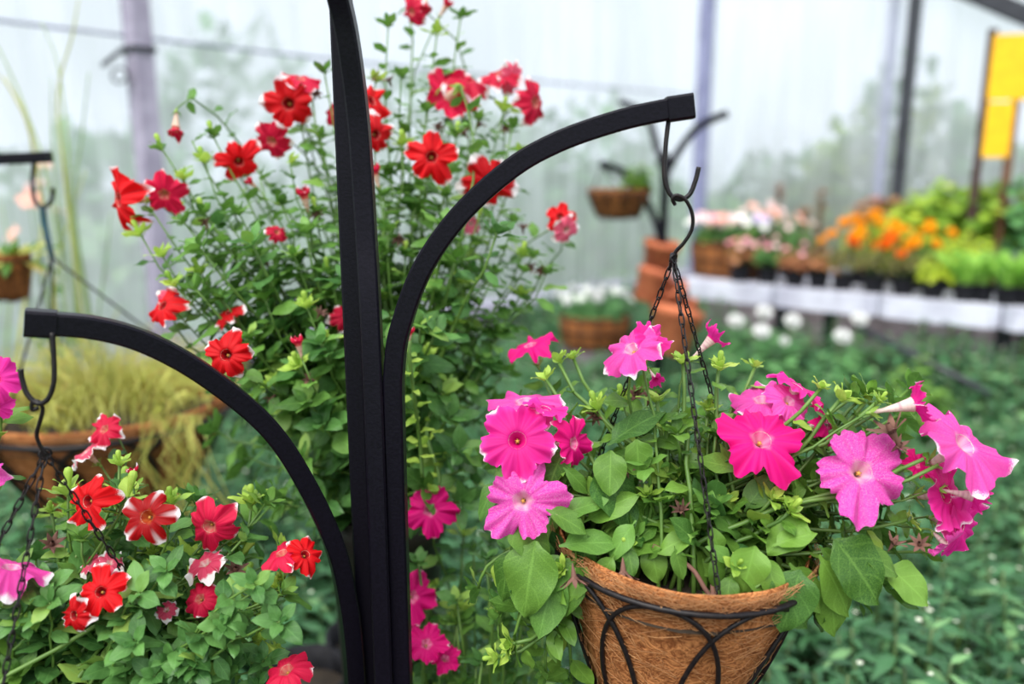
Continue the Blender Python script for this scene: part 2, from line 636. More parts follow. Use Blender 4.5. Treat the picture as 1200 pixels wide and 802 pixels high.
KIT = {
    'speck': flower_kit('speckled', M_pink_s, M_tube, M_throat, M_calyx, 3, ruffle=.10, rip=.055, notch=.38, point=.7, uneven=.18),
    'pink': flower_kit('pink', M_pink, M_tube, M_throat, M_calyx, 3, ruffle=.085, rip=.045, notch=.3, point=.75),
    'light': flower_kit('light', M_light, M_tube, M_throat, M_calyx, 4, ruffle=.10, rip=.05, notch=.3, point=.8, reflex=-.2),
    'mag': flower_kit('magenta', M_magenta, M_tube, M_throat, M_calyx, 3, ruffle=.11, rip=.05, notch=.34, point=.75),
    'red': flower_kit('red', M_red, M_tube_red, M_throat, M_calyx, 5, ruffle=.12, rip=.03, notch=.42, point=.85, reflex=-.2, uneven=.2),
    'star': flower_kit('redstar', M_redstar, M_tube_red, M_throat, M_calyx, 2, ruffle=.05, rip=.015, notch=.46, point=1.0),
    'crim': flower_kit('crimson', M_crim, M_tube_red, M_throat, M_calyx, 4, ruffle=.11, rip=.02, notch=.36, point=.8, reflex=-.25, uneven=.18),
    'rose': flower_kit('rose', M_rose, M_tube_red, M_throat, M_calyx, 3, ruffle=.11, rip=.025, notch=.34, point=.8, reflex=-.2),
    'tulip': flower_kit('closed', M_crim, M_tube_red, M_throat, M_calyx, 2, ruffle=.05, notch=.3, point=.8, close=.72),
    'trump': flower_kit('trumpet', M_pink, M_tube, M_throat, M_calyx, 3, ruffle=.10, rip=.05, notch=.3, point=.8, close=.38, reflex=-.1, tube=1.25),
}
bud_me = MB().lathe([(.001, 1.0), (.12, .95), (.17, .8), (.13, .55), (.09, .3), (.06, .1), (.05, 0)], 10).data('bud', M_tipleaf)
dry_mb = MB()
for k in range(7):
    a = k * 0.9
    dry_mb.mesh(*LEAVES['lance'][k % 5], frame(Vector((0, 0, 0)), Vector((math.cos(a) * .5, math.sin(a) * .5, .8)), Vector((-math.cos(a), -math.sin(a), .3)), 1))
dry_mb.lathe([(.03, -.5), (.12, -.1), (.16, .2), (.1, .6)], 9, wob=.2)
dry_me = dry_mb.data('dry_flower', M_brownbud)


# ------------------------------------------------------------------ plant builder
class Plant:
    def __init__(s, name, label, cat, base, group=None, lm=None, sm=None, kind='ovate'):
        s.root = thing(name, label, cat, base, group)
        s.base = Vector(base)
        s.lm, s.sm, s.kind = lm, sm, kind
        s.discs = []
        s.leaves = []          # (M, kind, variant, material, importance)

    def leaf(s, pos, d, nrm, size, m=None, kind=None, imp=0.0):
        s.leaves.append((frame(pos, d, nrm, size), kind or s.kind, random.randrange(5), m or s.lm, imp - (pos - CAM).length + size * 6))

    def rosette(s, pos, d, size, n=7, m=None, kind='ovate', spread=0.9, bud=False):
        d = d.normalized()
        a0 = rnd(0, 6)
        x = d.orthogonal().normalized()
        y = d.cross(x)
        for k in range(n):
            a = a0 + k * 2.4
            sp = spread * (0.35 + 0.75 * k / n)
            out = x * math.cos(a) + y * math.sin(a)
            dd = (d * (1 - 0.45 * k / n) + out * sp).normalized()
            s.leaf(pos - d * size * 0.15 * k / n, dd, d - out * 0.4, size * (0.55 + 0.5 * k / n) * rnd(.85, 1.15), m or M_tipleaf, kind)
        if bud:
            inst('bud', bud_me, s.root, Matrix.Translation(pos) @ d.to_track_quat('Z', 'Y').to_matrix().to_4x4() @ Matrix.Scale(size * .8, 4))

    def stem(s, a, b, da, db, r0=.0032, r1=.0018, n=9):
        L = (b - a).length
        pts = bez(a, a + da * L * .4, b - db * L * .35, b, n)
        for i in range(1, n):
            pts[i] += rvec() * L * 0.012
        MB().tube(pts, lambda q: r0 + (r1 - r0) * q, 6).build('stem', s.sm, s.root)
        return pts

    def leafy(s, pts, size, start=.25, step=.022, m=None, end=0.95, up=0.5, kind=None, droop=0.0):
        # cumulative length
        d = 0.0
        tot = sum((pts[i + 1] - pts[i]).length for i in range(len(pts) - 1))
        nxt = tot * start
        ang = rnd(0, 6)
        for i in range(len(pts) - 1):
            seg = pts[i + 1] - pts[i]
            sl = seg.length
            while nxt < d + sl and nxt < tot * end:
                p = pts[i] + seg * ((nxt - d) / sl)
                t = seg.normalized()
                x = t.orthogonal().normalized()
                y = t.cross(x)
                ang += 2.4 + rnd(-.4, .4)
                out = x * math.cos(ang) + y * math.sin(ang)
                dirv = (out + t * 0.35 + Vector((0, 0, rnd(-.2, .35) - droop))).normalized()
                nrm = (Vector((0, 0, 1)) * up + t * .5 - FWD * rnd(0, .5) + rvec() * .3)
                q = nxt / tot
                s.leaf(p, dirv, nrm, size * rnd(.65, 1.25) * (1.15 - 0.45 * q), m, kind)
                nxt += step * rnd(.7, 1.3)
            d += sl

    def flower(s, kit, pos, n, R, stem_from=None, roll=None, stem_leaf=None, variant=None):
        k = KIT[kit]
        me = k['cor'][(variant if variant is not None else random.randrange(99)) % len(k['cor'])]
        n = n.normalized()
        if n.dot(CAM - pos) > .3 * (CAM - pos).length:
            s.discs.append((pos, R))
        M = Matrix.Translation(pos) @ n.to_track_quat('Z', 'Y').to_matrix().to_4x4() @ Matrix.Rotation(roll if roll is not None else rnd(0, 6.28), 4, 'Z') @ Matrix.Scale(R, 4)
        f = inst('flower', me, s.root, M)
        sub('tube', k['tube'], f)
        sub('stamen', k['throat'], f)
        sub('calyx', k['calyx'], f)
        if stem_from is not None:
            e = pos - n * R * (k['T'] + .04)
            pts = s.stem(stem_from, e, Vector((0, 0, 1)), (n + Vector((0, 0, .7))).normalized(), .0028, .0014)
            if stem_leaf:
                s.leafy(pts, stem_leaf, .2, stem_leaf * .6)
        return f

    def dry(s, pos, d, size):
        inst('dry_flower', dry_me, s.root, Matrix.Translation(pos) @ d.to_track_quat('Z', 'Y').to_matrix().to_4x4() @ Matrix.Scale(size, 4))

    def blocked(s, e):
        q = e - CAM
        for pos, R in s.discs:
            c = pos - CAM
            if q.length < c.length + .02 and (q * (c.length / q.length) - c).length < R * 1.1:
                return True
        return False

    def finish(s, limit=300):
        kept = []
        for l in s.leaves:          # no leaf grows across the face of an open flower
            ok = True
            for f in (.35, .95):
                q = l[0] @ Vector((0, f, 0)) - CAM
                for pos, R in s.discs:
                    c = pos - CAM
                    k = c.length
                    if q.length < k + .015 and (q * (k / q.length) - c).length < R * .85:
                        ok = False
            if ok:
                kept.append(l)
        s.leaves = kept
        s.leaves.sort(key=lambda l: -l[4])
        for M, kind, v, m, imp in s.leaves[:limit]:
            inst('leaf', leaf_me(kind, v, m), s.root, M)
        rest = {}
        for M, kind, v, m, imp in s.leaves[limit:]:
            rest.setdefault(m.name, []).append((M, kind, v, m))
        for lst in rest.values():
            mb = MB()
            for M, kind, v, m in lst:
                mb.mesh(*LEAVES[kind][v], M)
            o = mb.build('foliage', lst[0][3], s.root)
            o['kind'] = 'stuff'
        return s.root


# ================================================================== THE SETTING
Z = Vector((0, 0, 1))
A0 = Vector((-2.245, 3.912, 0))
E_L = Vector((0.7026, 0.7116, 0)).normalized()          # along the long film wall, away from the viewer
CORNER = A0 + E_L * 5.75
E_R = Vector((0.7836, -0.6212, 0)).normalized()         # along the end wall, from the corner
N_L = Vector((0.7116, -0.7026, 0)).normalized()         # into the house
N_R = Vector((-0.6212, -0.7836, 0)).normalized()

M_soil = plain('dark_soil', (0.02, 0.014, 0.009), (0.045, 0.032, 0.02), 18, 0.95, 0, 0.8)
M_lawn = plain('lawn', srgb(70, 110, 50), srgb(110, 150, 70), 3, 0.9)
M_conc = plain('weathered_concrete', srgb(128, 120, 126), srgb(92, 84, 86), 9, 0.85, 0, 0.4)
M_coping = plain('pale_coping', srgb(170, 168, 186), srgb(128, 124, 138), 7, 0.7, 0, 0.2)
M_post = plain('lilac_grey_post', srgb(176, 168, 188), srgb(146, 138, 158), 8, 0.6, 0, 0.1)
M_postb = plain('blue_grey_post', srgb(150, 152, 186), srgb(120, 122, 156), 8, 0.6)
M_dark = plain('dark_metal_post', srgb(52, 54, 62), srgb(34, 36, 44), 10, 0.5)
M_cable = plain('grey_cable', srgb(150, 152, 176), srgb(120, 120, 146), 10, 0.6)


def film_mat():
    m, nt, b, o = mat('condensed_film', 0.35)
    v = coords(nt, (1.4, 1.4, 0.10))
    n = noise_f(nt, 7.0, 4, v)
    n2 = noise_f(nt, 0.9, 3, coords(nt))
    f = ramp01(nt, math_n(nt, 'ADD', math_n(nt, 'MULTIPLY', n, 0.55), math_n(nt, 'MULTIPLY', n2, 0.45)), 0.36, 0.62)
    tr = nt.nodes.new('ShaderNodeBsdfTranslucent')
    tr.inputs[0].default_value = (0.96, 0.95, 1.0, 1)
    di = nt.nodes.new('ShaderNodeBsdfDiffuse')
    di.inputs[0].default_value = (0.93, 0.93, 0.99, 1)
    m1 = nt.nodes.new('ShaderNodeMixShader')
    m1.inputs[0].default_value = 0.15
    nt.links.new(tr.outputs[0], m1.inputs[1])
    nt.links.new(di.outputs[0], m1.inputs[2])
    tp = nt.nodes.new('ShaderNodeBsdfTransparent')
    tp.inputs[0].default_value = (0.94, 0.97, 1.0, 1)
    m2 = nt.nodes.new('ShaderNodeMixShader')
    nt.links.new(math_n(nt, 'MULTIPLY_ADD', f, 0.34, 0.20), m2.inputs[0])
    nt.links.new(m1.outputs[0], m2.inputs[1])
    nt.links.new(tp.outputs[0], m2.inputs[2])
    gl = nt.nodes.new('ShaderNodeBsdfGlossy')
    gl.inputs['Roughness'].default_value = 0.35
    m3 = nt.nodes.new('ShaderNodeMixShader')
    m3.inputs[0].default_value = 0.03
    nt.links.new(m2.outputs[0], m3.inputs[1])
    nt.links.new(gl.outputs[0], m3.inputs[2])
    nt.links.new(m3.outputs[0], o.inputs[0])
    return m


M_film = film_mat()


def slab(pts, z0, z1, name, m, label):
    n = len(pts)
    vs = [Vector((p[0], p[1], z0)) for p in pts] + [Vector((p[0], p[1], z1)) for p in pts]
    fs = [tuple(range(n - 1, -1, -1)), tuple(range(n, 2 * n))] + [(i, (i + 1) % n, n + (i + 1) % n, n + i) for i in range(n)]
    return struct(MB().add(vs, fs).build(name, m, None, False), label)


a, b_ = A0 - E_L * 5, CORNER + E_R * 9
slab([a, CORNER, b_, Vector((6, -3, 0)), Vector((-6, -3, 0))], -0.12, 0.0, 'floor', M_soil, 'dark soil floor of the planting beds')
slab([(-40, -30), (50, -30), (50, 60), (-40, 60)], -0.4, -0.15, 'ground', M_lawn, 'green lawn outside the film walls')


def film(p0, p1, z0, z1, name, label, nx=60, nz=14):
    vs, fs = [], []
    nrm = (p1 - p0).cross(Z).normalized()
    for j in range(nz + 1):
        for i in range(nx + 1):
            q = p0.lerp(p1, i / nx) + Z * (z0 + (z1 - z0) * j / nz)
            vs.append(q + nrm * 0.012 * noise.noise(Vector((i * 0.5, j * 0.13, 3))))
    for j in range(nz):
        for i in range(nx):
            k = j * (nx + 1) + i
            fs.append((k, k + 1, k + nx + 2, k + nx + 1))
    return struct(MB().add(vs, fs).build(name, M_film), label)


film(A0 - E_L * 5, CORNER, 0.5, 3.9, 'wall_left', 'milky condensed film wall of the greenhouse above the kerb wall')
film(CORNER, CORNER + E_R * 9, 0.5, 3.9, 'wall_right', 'milky condensed film end wall behind the bench')


def kerb(p0, p1, nrm, name, label, n):
    o = bpy.data.objects.new(name, None)
    C.objects.link(o)
    o.location = p0
    struct(o, label)
    L = (p1 - p0).length
    e = (p1 - p0).normalized()
    for i in range(n):
        c = p0 + e * (L * (i + .5) / n)
        MB().box(c + nrm * .06 + Z * .24, nrm, e, Z, .16 + rnd(-.006, .006), L / n - .012, .48).build('block', M_conc, o, False)
        MB().box(c + nrm * .08 + Z * .517, nrm, e, Z, .26, L / n - .008, .07).build('coping', M_coping, o, False)
    return o


kerb(A0 - E_L * 3, CORNER, N_L, 'wall_kerb', 'grey concrete kerb wall with pale coping under the long film wall', 9)
kerb(CORNER + E_R * .2, CORNER + E_R * 7, N_R, 'wall_end', 'low concrete kerb wall under the end film wall', 7)


def post(c, wid, m, name, label, zt=4.0, nrm=None):
    nrm = nrm or N_L
    return struct(MB().box(c + Z * (zt / 2), nrm, nrm.cross(Z), Z, wid, wid * .8, zt).build(name, m, None, False), label)


post(A0 + E_L * .50 + N_L * .07, .125, M_post, 'trim_1', 'lilac-grey steel post with a clamp on the long film wall')
post(CORNER + N_L * .05 + N_R * .05, .12, M_postb, 'trim_2', 'blue-grey corner post where the two film walls meet')


def on_wall(px, py, q0, e, nrm, off=.05):
    """point of the wall plane seen at the pixel"""
    d = (px - 600) / FPX * RIGHT + (401 - py) / FPX * UP + FWD
    t = (q0 + nrm * off - CAM).dot(nrm) / d.dot(nrm)
    return CAM + d * t


pr = on_wall(1062, 120, CORNER, E_R, N_R)
post(Vector((pr.x, pr.y, 0)), .105, M_dark, 'trim_3', 'dark steel post on the end film wall', nrm=N_R)
pr = on_wall(1045, 60, CORNER, E_R, N_R, -.06)
post(Vector((pr.x, pr.y, 0)), .07, M_postb, 'trim_4', 'pale slim post outside the end film wall beside the dark post', nrm=N_R)
q0, q1 = on_wall(1090, -30, CORNER, E_R, N_R, .1), on_wall(1235, 32, CORNER, E_R, N_R, .1)
struct(MB().sweep([q0 + (q0 - q1) * .6, q1 + (q1 - q0) * .8], N_R, .1, .14).build('trim_5', M_dark, None, False), 'dark sloping roof beam along the end film wall')
cab = [A0 - E_L * 3 + E_L * (9 * i / 30) + N_L * .03 + Z * (2.2 - .05 * math.sin(PI * i / 30)) for i in range(30)]
struct(MB().tube(cab, .008, 6).build('trim_6', M_cable), 'thin grey cable stretched along the long film wall')

# clamp on the lilac post
pc = A0 + E_L * .50 + N_L * .07
zc = P(160, 62, 4.1).z
k = thing('post_clamp', 'dark metal clamp with lever and wire coil on the lilac-grey post', 'clamp', pc + Z * zc)
MB().box(pc + Z * zc, N_L, N_L.cross(Z), Z, .15, .125, .025).build('collar', M_dark, k, False)
h0 = P(143, 58, 3.98)
h1 = P(120, 77, 3.92)
MB().tube([P(150, 57, 4.02), h0, h1], .012, 8).build('lever', M_dark, k)
co = [P(140 + 9 * math.cos(i * .5), 88 + 9 * math.sin(i * .5), 3.98 - i * .001) for i in range(40)]
MB().tube(co, .006, 6).build('wire_coil', M_dark, k)


# ------------------------------------------------------------------ the bench along the end wall
BE0 = Vector((2.646, 4.135, 0))
B_D = -E_R
B_IN = Vector((0.6212, 0.7836, 0))
M_benchtop = plain('white_bench_concrete', srgb(214, 216, 230), srgb(178, 178, 196), 6, 0.55, 0, 0.15)
bench = thing('plant_bench', 'white concrete staging bench carrying rows of potted plants', 'bench', BE0 + B_D * .8)
sl = 0.62
BENCH_Z = .8
for i in range(-3, 3):
    c = BE0 + B_D * (0.10 + sl * (i + .5)) + B_IN * .75
    MB().box(c + Z * (BENCH_Z - .06), B_D, B_IN, Z, sl - .014, 1.5, .12, .08).build('slab', M_benchtop, bench, False)
for i in (-2, 0, 2):
    for q in (.25, 1.25):
        c = BE0 + B_D * (sl * i + .1) + B_IN * q
        MB().box(c + Z * .34, B_D, B_IN, Z, .08, .08, .68).build('leg', M_dark, bench, False)
pa, pb = P(1005, 383, 4.3), P(1160, 462, 3.7)
tag(MB().tube([pa, pb], .018, 10).build('irrigation_pipe', M_dark), 'dark irrigation pipe slanting through the plants under the bench', 'pipe')


def bpt(s, d):
    """point on the bench top: s along its front edge from the near end, d in from the edge"""
    return BE0 + B_D * s + B_IN * d + Z * BENCH_Z


def on_bench(px, d):
    """bench-top point at depth d behind the edge that shows in column px"""
    best = min((abs(proj(bpt(s / 50, d))[0] - px), s / 50) for s in range(-100, 160))
    return bpt(best[1], d)


def proj(p):
    q = p - CAM
    t = q.dot(FWD)
    return 600 + FPX * q.x / t, 401 - FPX * q.dot(UP) / t, t


# ================================================================== THE NEAR PLANT STAND
BAR = .0245
POLE = P(439, 480, 1.035)
POLE.z = 0
stand = thing('plant_stand', 'black metal plant stand with curved square arms for hanging baskets', 'plant stand', POLE)


def vert_x(px, py, t):
    q = P(px, py, t)
    return Vector((q.x, q.y, 0))


def bar(pts, nrm, name='bar'):
    return MB().sweep(pts, nrm, BAR, BAR, .1).build(name, M_black, stand, False)


SIDE = RIGHT
# straight rear bar (its left edge shows at x 397..405)
qa = vert_x(417, 430, 1.06)
bar([qa, qa + Z * 1.2, qa + Z * 1.75, qa + Z * 1.9 + Vector((.02, .02, 0))], SIDE, 'upright')
# front bar, curving up towards the viewer
qb = vert_x(439, 480, 1.022)
pb = catmull([qb, qb + Z * .8, P(437, 420, 1.022), P(429, 270, 1.005), P(421, 150, .98), P(410, 60, .95), P(398, 0, .925), P(380, -60, .89), P(350, -120, .84)], 10)
bar(pb, SIDE, 'arm')
def in_plane(px, py, o, nrm):
    d = (px - 600) / FPX * RIGHT + (401 - py) / FPX * UP + FWD
    return CAM + d * ((o - CAM).dot(nrm) / d.dot(nrm))


# right arm: a flat curve in the upright plane from its bar to its end
qc = vert_x(462, 480, 1.035)
ea = P(808, 125, .94)
ndir = (ea - qc).cross(Z).normalized()
ra = [(463, 425), (474, 370), (498, 310), (541, 250), (600, 197), (655, 166), (720, 143), (770, 131), (808, 125)]
rq = [in_plane(*q, qc, ndir) for q in ra]
pr_ = catmull([qc, qc + Z * .6, Vector((qc.x, qc.y, rq[0].z - .12))] + rq, 8)
bar(pr_, ndir, 'arm')
# left arm
qd = vert_x(416, 790, 1.13)
el = P(34, 378, .87)
ndl = (el - qd).cross(Z).normalized()
la = [(413, 755), (406, 700), (392, 640), (360, 570), (315, 502), (245, 443), (175, 403), (110, 384), (34, 378)]
lq = [in_plane(*q, qd, ndl) for q in la]
pl_ = catmull([qd, qd + Z * .3, Vector((qd.x, qd.y, lq[0].z - .12))] + lq, 8)
bar(pl_, ndl, 'arm')


def end_cap(pts, nrm, size=.0285, ln=.03):
    t = (pts[-1] - pts[-3]).normalized()
    c = pts[-1]
    return MB().sweep([c - t * (ln - .004), c + t * .004], nrm, size, size, .1).build('end_cap', M_black, stand, False)


end_cap(pr_, ndir)
end_cap(pl_, ndl)


def wire(pts, r, parent, name='hook', m=None, n=8):
    return MB().tube(catmull(pts, 7), r, n).build(name, m or M_wire, parent)


wire([P(784, 137, .943), P(780, 172, .945), P(779, 205, .947), P(784, 226, .949), P(796, 234, .949), P(808, 228, .949), P(815, 212, .947), P(819, 196, .945)], .0028, stand)
wire([P(61, 390, .87), P(63, 420, .873), P(63, 448, .876), P(56, 468, .878), P(44, 473, .879), P(32, 462, .878), P(26, 445, .876), P(24, 433, .874)], .0028, stand)
for dx, dy in ((1, 0), (-1, 0), (0, 1), (0, -1)):
    c = POLE + Vector((dx * .14, dy * .14, .012))
    MB().box(c, Vector((dx, dy, 0)), Vector((-dy, dx, 0)), Z, .24, .03, .02).build('foot', M_black, stand, False)
MB().box(POLE + Z * .45, RIGHT, Vector((0, 1, 0)), Z, .09, .085, .02, .1).build('clamp_band', M_black, stand, False)


# ------------------------------------------------------------------ baskets
def coir_mat(name, c1, c2):
    m, nt, b, o = mat(name, 0.9)
    tc = coords(nt, (1, 1, 1))
    wv = noise_f(nt, 38, 5, tc, .7)
    v2 = noise_f(nt, 9, 3, tc)
    mp = coords(nt, (40, 40, 260))
    wob = N(nt, 'ShaderNodeVectorMath', operation='MULTIPLY_ADD')
    nv = nt.nodes.new('ShaderNodeTexNoise')
    nv.inputs['Scale'].default_value = 16
    nt.links.new(tc, nv.inputs['Vector'])
    nt.links.new(nv.outputs[1], wob.inputs[0])
    wob.inputs[1].default_value = (26, 26, 26)
    nt.links.new(mp, wob.inputs[2])
    fib = noise_f(nt, 1.0, 3, wob.outputs[0], .6)
    f = math_n(nt, 'ADD', math_n(nt, 'MULTIPLY', fib, .65), math_n(nt, 'MULTIPLY', wv, .35))
    col = mix_c(nt, ramp01(nt, f, .38, .62), c1, c2)
    col = mix_c(nt, math_n(nt, 'MULTIPLY', ramp01(nt, v2, .45, .7), .45), col, tuple(x * .45 for x in c1))
    nt.links.new(col, b.inputs['Base Color'])
    bump(nt, b, f, .9, .006)
    b.inputs['Specular IOR Level'].default_value = .15
    return m


M_coir = coir_mat('coir_fibre', srgb(128, 74, 40), srgb(204, 136, 84))
M_coir_d = coir_mat('coir_fibre_dark', srgb(104, 62, 34), srgb(168, 108, 62))
M_fib = plain('loose_coir_strand', srgb(150, 98, 58), srgb(196, 146, 98), 40, .8, jitter=.6)

link_mb = MB()
lp = []
for i in range(10):
    a = 2 * PI * i / 10
    lp.append(Vector((.0030 * math.cos(a), .0072 * math.sin(a) + (.002 if math.sin(a) > 0 else -.002), 0)))
link_mb.tube(lp, .00105, 4, closed=True)
LINK = link_mb.data('link', M_wire)


def chain(root, a, b, pitch=.0135, sag=0.0):
    L = (b - a).length
    n = int(L / pitch)
    d = (b - a).normalized()
    ring = [a + .006 * (math.cos(q * PI / 6) * d + math.sin(q * PI / 6) * d.orthogonal().normalized()) for q in range(12)]
    ch = MB().tube(ring, .0014, 5, closed=True).build('chain', M_wire, root)
    x = d.orthogonal().normalized()
    for i in range(n):
        p = a.lerp(b, (i + .5) / n)
        p = p - Z * sag * math.sin(PI * (i + .5) / n)
        nr = x if i % 2 else d.cross(x)
        nr = nr + rvec() * .2
        inst('link', LINK, ch, frame(p, d, nr))
    return ch


def basket(root, M, R, H, fine=True, arches=8, fibres=500, cm=None, seed=0, stripes=0, flat=.42, lip=.018, depth_soil=.03):
    prof = []
    n = 16 if fine else 8
    for j in range(n + 1):
        q = j / n
        r = R * (flat + (1 - flat) * (1 - q) ** .8) if q < .92 else R * flat * (1 - (q - .92) / .08 * .98)
        if q < .1:
            r = R * (1 - .02 * q / .1) * .985
        prof.append((r * .975, lip - (H + lip) * min(1, q * 1.05)))
    inner = [(R * .90, -depth_soil), (R * .92, lip * .3), (R * .95, lip * 1.1)]
    MB().lathe(inner + prof, 72 if fine else 36, M, .035, seed).build('liner', cm or M_coir, root)
    MB().lathe([(.001, -depth_soil + .006), (R * .5, -depth_soil + .01), (R * .93, -depth_soil)], 24, M, .05, seed).build('soil', M_soil, root)
    rim = [M @ Vector((R * .995 * math.cos(2 * PI * k / 48), R * .995 * math.sin(2 * PI * k / 48), 0)) for k in range(48)]
    MB().tube(rim, .0034 * (R / .146), 8, closed=True).build('rim_wire', M_wire, root)

    def surf(q, phi, off=1.025):
        r = R * (flat + (1 - flat) * (1 - q) ** .8)
        return M @ Vector((r * off * math.cos(phi), r * off * math.sin(phi), lip - (H + lip) * min(1, q * 1.05)))

    wd = 2 * PI / arches * .80
    for k in range(arches):
        p0 = 2 * PI * (k + .15) / arches
        for sgn in (-1, 1) if not fine else (0,):
            pass
        pts = []
        for i in range(33):
            u = -1 + 2 * i / 32
            q = lip / (H + lip) / 1.05 + .78 * (1 - math.sqrt(max(0, 1 - abs(u) ** 2.2)))
            pts.append(surf(q, p0 + wd * u))
        MB().tube(pts, .0028 * (R / .146), 6).build('lattice_wire', M_wire, root)
    low = [surf(.92, 2 * PI * k_ / 24) for k_ in range(24)]
    MB().tube(low, .0028 * (R / .146), 6, closed=True).build('lower_ring', M_wire, root)
    if fibres:
        mb = MB()
        rs = random.Random(seed + 5)
        for _ in range(fibres):
            q = rs.uniform(-.02, .9) if rs.random() < .6 else rs.uniform(-.01, .08)
            ph = rs.uniform(0, 2 * PI)
            q = max(q, 0)
            p = [surf(q, ph, 1.0), surf(min(.92, q + rs.uniform(-.03, .06)), ph + rs.uniform(.04, .1), rs.uniform(1.01, 1.04)), surf(min(.92, max(0, q + rs.uniform(-.08, .12))), ph + rs.uniform(.1, .28) * rs.choice((-1, 1)), rs.uniform(1.0, 1.035))]
            if q < .05:
                p[1] += Z * rs.uniform(0, .006)
                p[2] += Z * rs.uniform(0, .008)
            mb.tube(catmull(p, 3), .00035, 3, cap=False)
        o = mb.build('coir_strands', M_fib, root)
        o['kind'] = 'stuff'


# right basket
RB = P(797, 642, 1.067)
hb = thing('hanging_basket', 'coir-lined wire hanging basket of pink petunias on the long upper arm', 'basket', RB - Z * .235)
MR = Matrix.Translation(RB) @ Matrix.Rotation(math.radians(3), 4, 'Y') @ Matrix.Rotation(.33, 4, 'Z')
basket(hb, MR, .168, .235, True, 8, 1200, seed=2, flat=.44, lip=.02)
top = P(789, 303, .975)
wire([P(791, 240, .951), P(788, 233, .946), P(793, 229, .944), P(803, 234, .945), P(811, 250, .952), P(811, 268, .958), P(802, 284, .965), P(792, 295, .972), P(789, 304, .976), P(786, 310, .978), P(791, 311, .979)], .0023, hb)
for ang in (-85, 42, 140):
    a = math.radians(ang)
    e = RB + Vector((.160 * math.cos(a), .160 * math.sin(a), -.014 * math.cos(a)))
    chain(hb, top, e)

# left basket on the low arm
LT = P(53, 532, .905)
LB = Vector((P(60, 800, 1.03).x + .02, P(53, 532, .905).y + .02, LT.z - .30))
hb2 = thing('hanging_basket', 'coir-lined wire hanging basket of red and white petunias on the low arm', 'basket', LB - Z * .15)
basket(hb2, Matrix.Translation(LB), .146, .15, True, 8, 300, seed=4)
wire([P(45, 478, .884), P(38, 480, .882), P(38, 472, .880), P(45, 471, .880), P(50, 480, .884), P(46, 497, .89), P(43, 510, .895), P(47, 523, .90), P(54, 533, .905)], .0023, hb2)
for e in (LB + Vector((-.11, -.10, 0)), LB + Vector((.02, -.146, 0)), LB + Vector((.135, .06, 0))):
    chain(hb2, LT, e)


# ================================================================== PINK PETUNIA IN THE RIGHT BASKET
PB = RB - Z * .025
pp = Plant('petunia', 'bushy petunia with big pink and magenta flowers filling the basket on the long upper arm', 'petunia', PB, None, M_leafA, M_stem)


def base_pt(c, r):
    a = rnd(0, 2 * PI)
    q = r * math.sqrt(rnd(0, 1))
    return c + Vector((q * math.cos(a), q * math.sin(a), 0))


def put(pl, kit, px, py, wpx, t, n, base=None, sl=None, roll=None, var=None):
    pos = P(px, py, t)
    R = wpx / 2 * t / FPX
    b = base if base is not None else pl.base
    return pl.flower(kit, pos, D(*n), R, b, roll, sl, var)


for f in [
    ('speck', 1010, 553, 116, .955, (-.05, .35, 1)),
    ('speck', 612, 588, 100, .985, (-.12, .12, 1)),
    ('pink', 606, 516, 98, 1.0, (-.05, .28, 1)),
    ('light', 615, 470, 98, 1.06, (-.1, 1, .4)),
    ('pink', 640, 478, 60, 1.03, (.3, .9, .3)),
    ('mag', 673, 520, 66, 1.02, (.75, .1, .6)),
    ('mag', 893, 515, 106, .98, (.05, .6, .85)),
    ('light', 740, 408, 82, .975, (-.45, .65, .6)),
    ('pink', 764, 396, 56, .985, (.5, .6, .6)),
    ('trump', 834, 398, 62, 1.05, (.75, .75, .1)),
    ('mag', 621, 404, 66, 1.2, (-.35, .9, .3)),
    ('light', 893, 468, 84, 1.06, (-.2, .9, .45)),
    ('pink', 935, 452, 70, 1.05, (.5, .85, .3)),
    ('light', 925, 470, 60, 1.04, (.2, .6, .8)),
    ('mag', 968, 495, 60, 1.03, (.7, .3, .5)),
    ('trump', 1070, 474, 84, .96, (1, .22, .12)),
    ('light', 1132, 520, 122, .97, (.42, .58, .75)),
    ('pink', 1110, 580, 96, 1.0, (.5, .2, .8)),
    ('trump', 1140, 582, 62, .985, (.95, -.18, .25)),
    ('pink', 1126, 618, 86, 1.01, (.5, -.1, .85)),
    ('light', 1110, 640, 50, .99, (.5, -.6, .5)),
    ('mag', 1075, 545, 40, 1.0, (.3, .3, .6)),
    ('trump', 768, 445, 34, 1.04, (.2, -.5, .6)),
    ('light', 870, 560, 30, 1.1, (.3, .6, .6)),
]:
    put(pp, *f, base=base_pt(PB, .1), sl=.045)
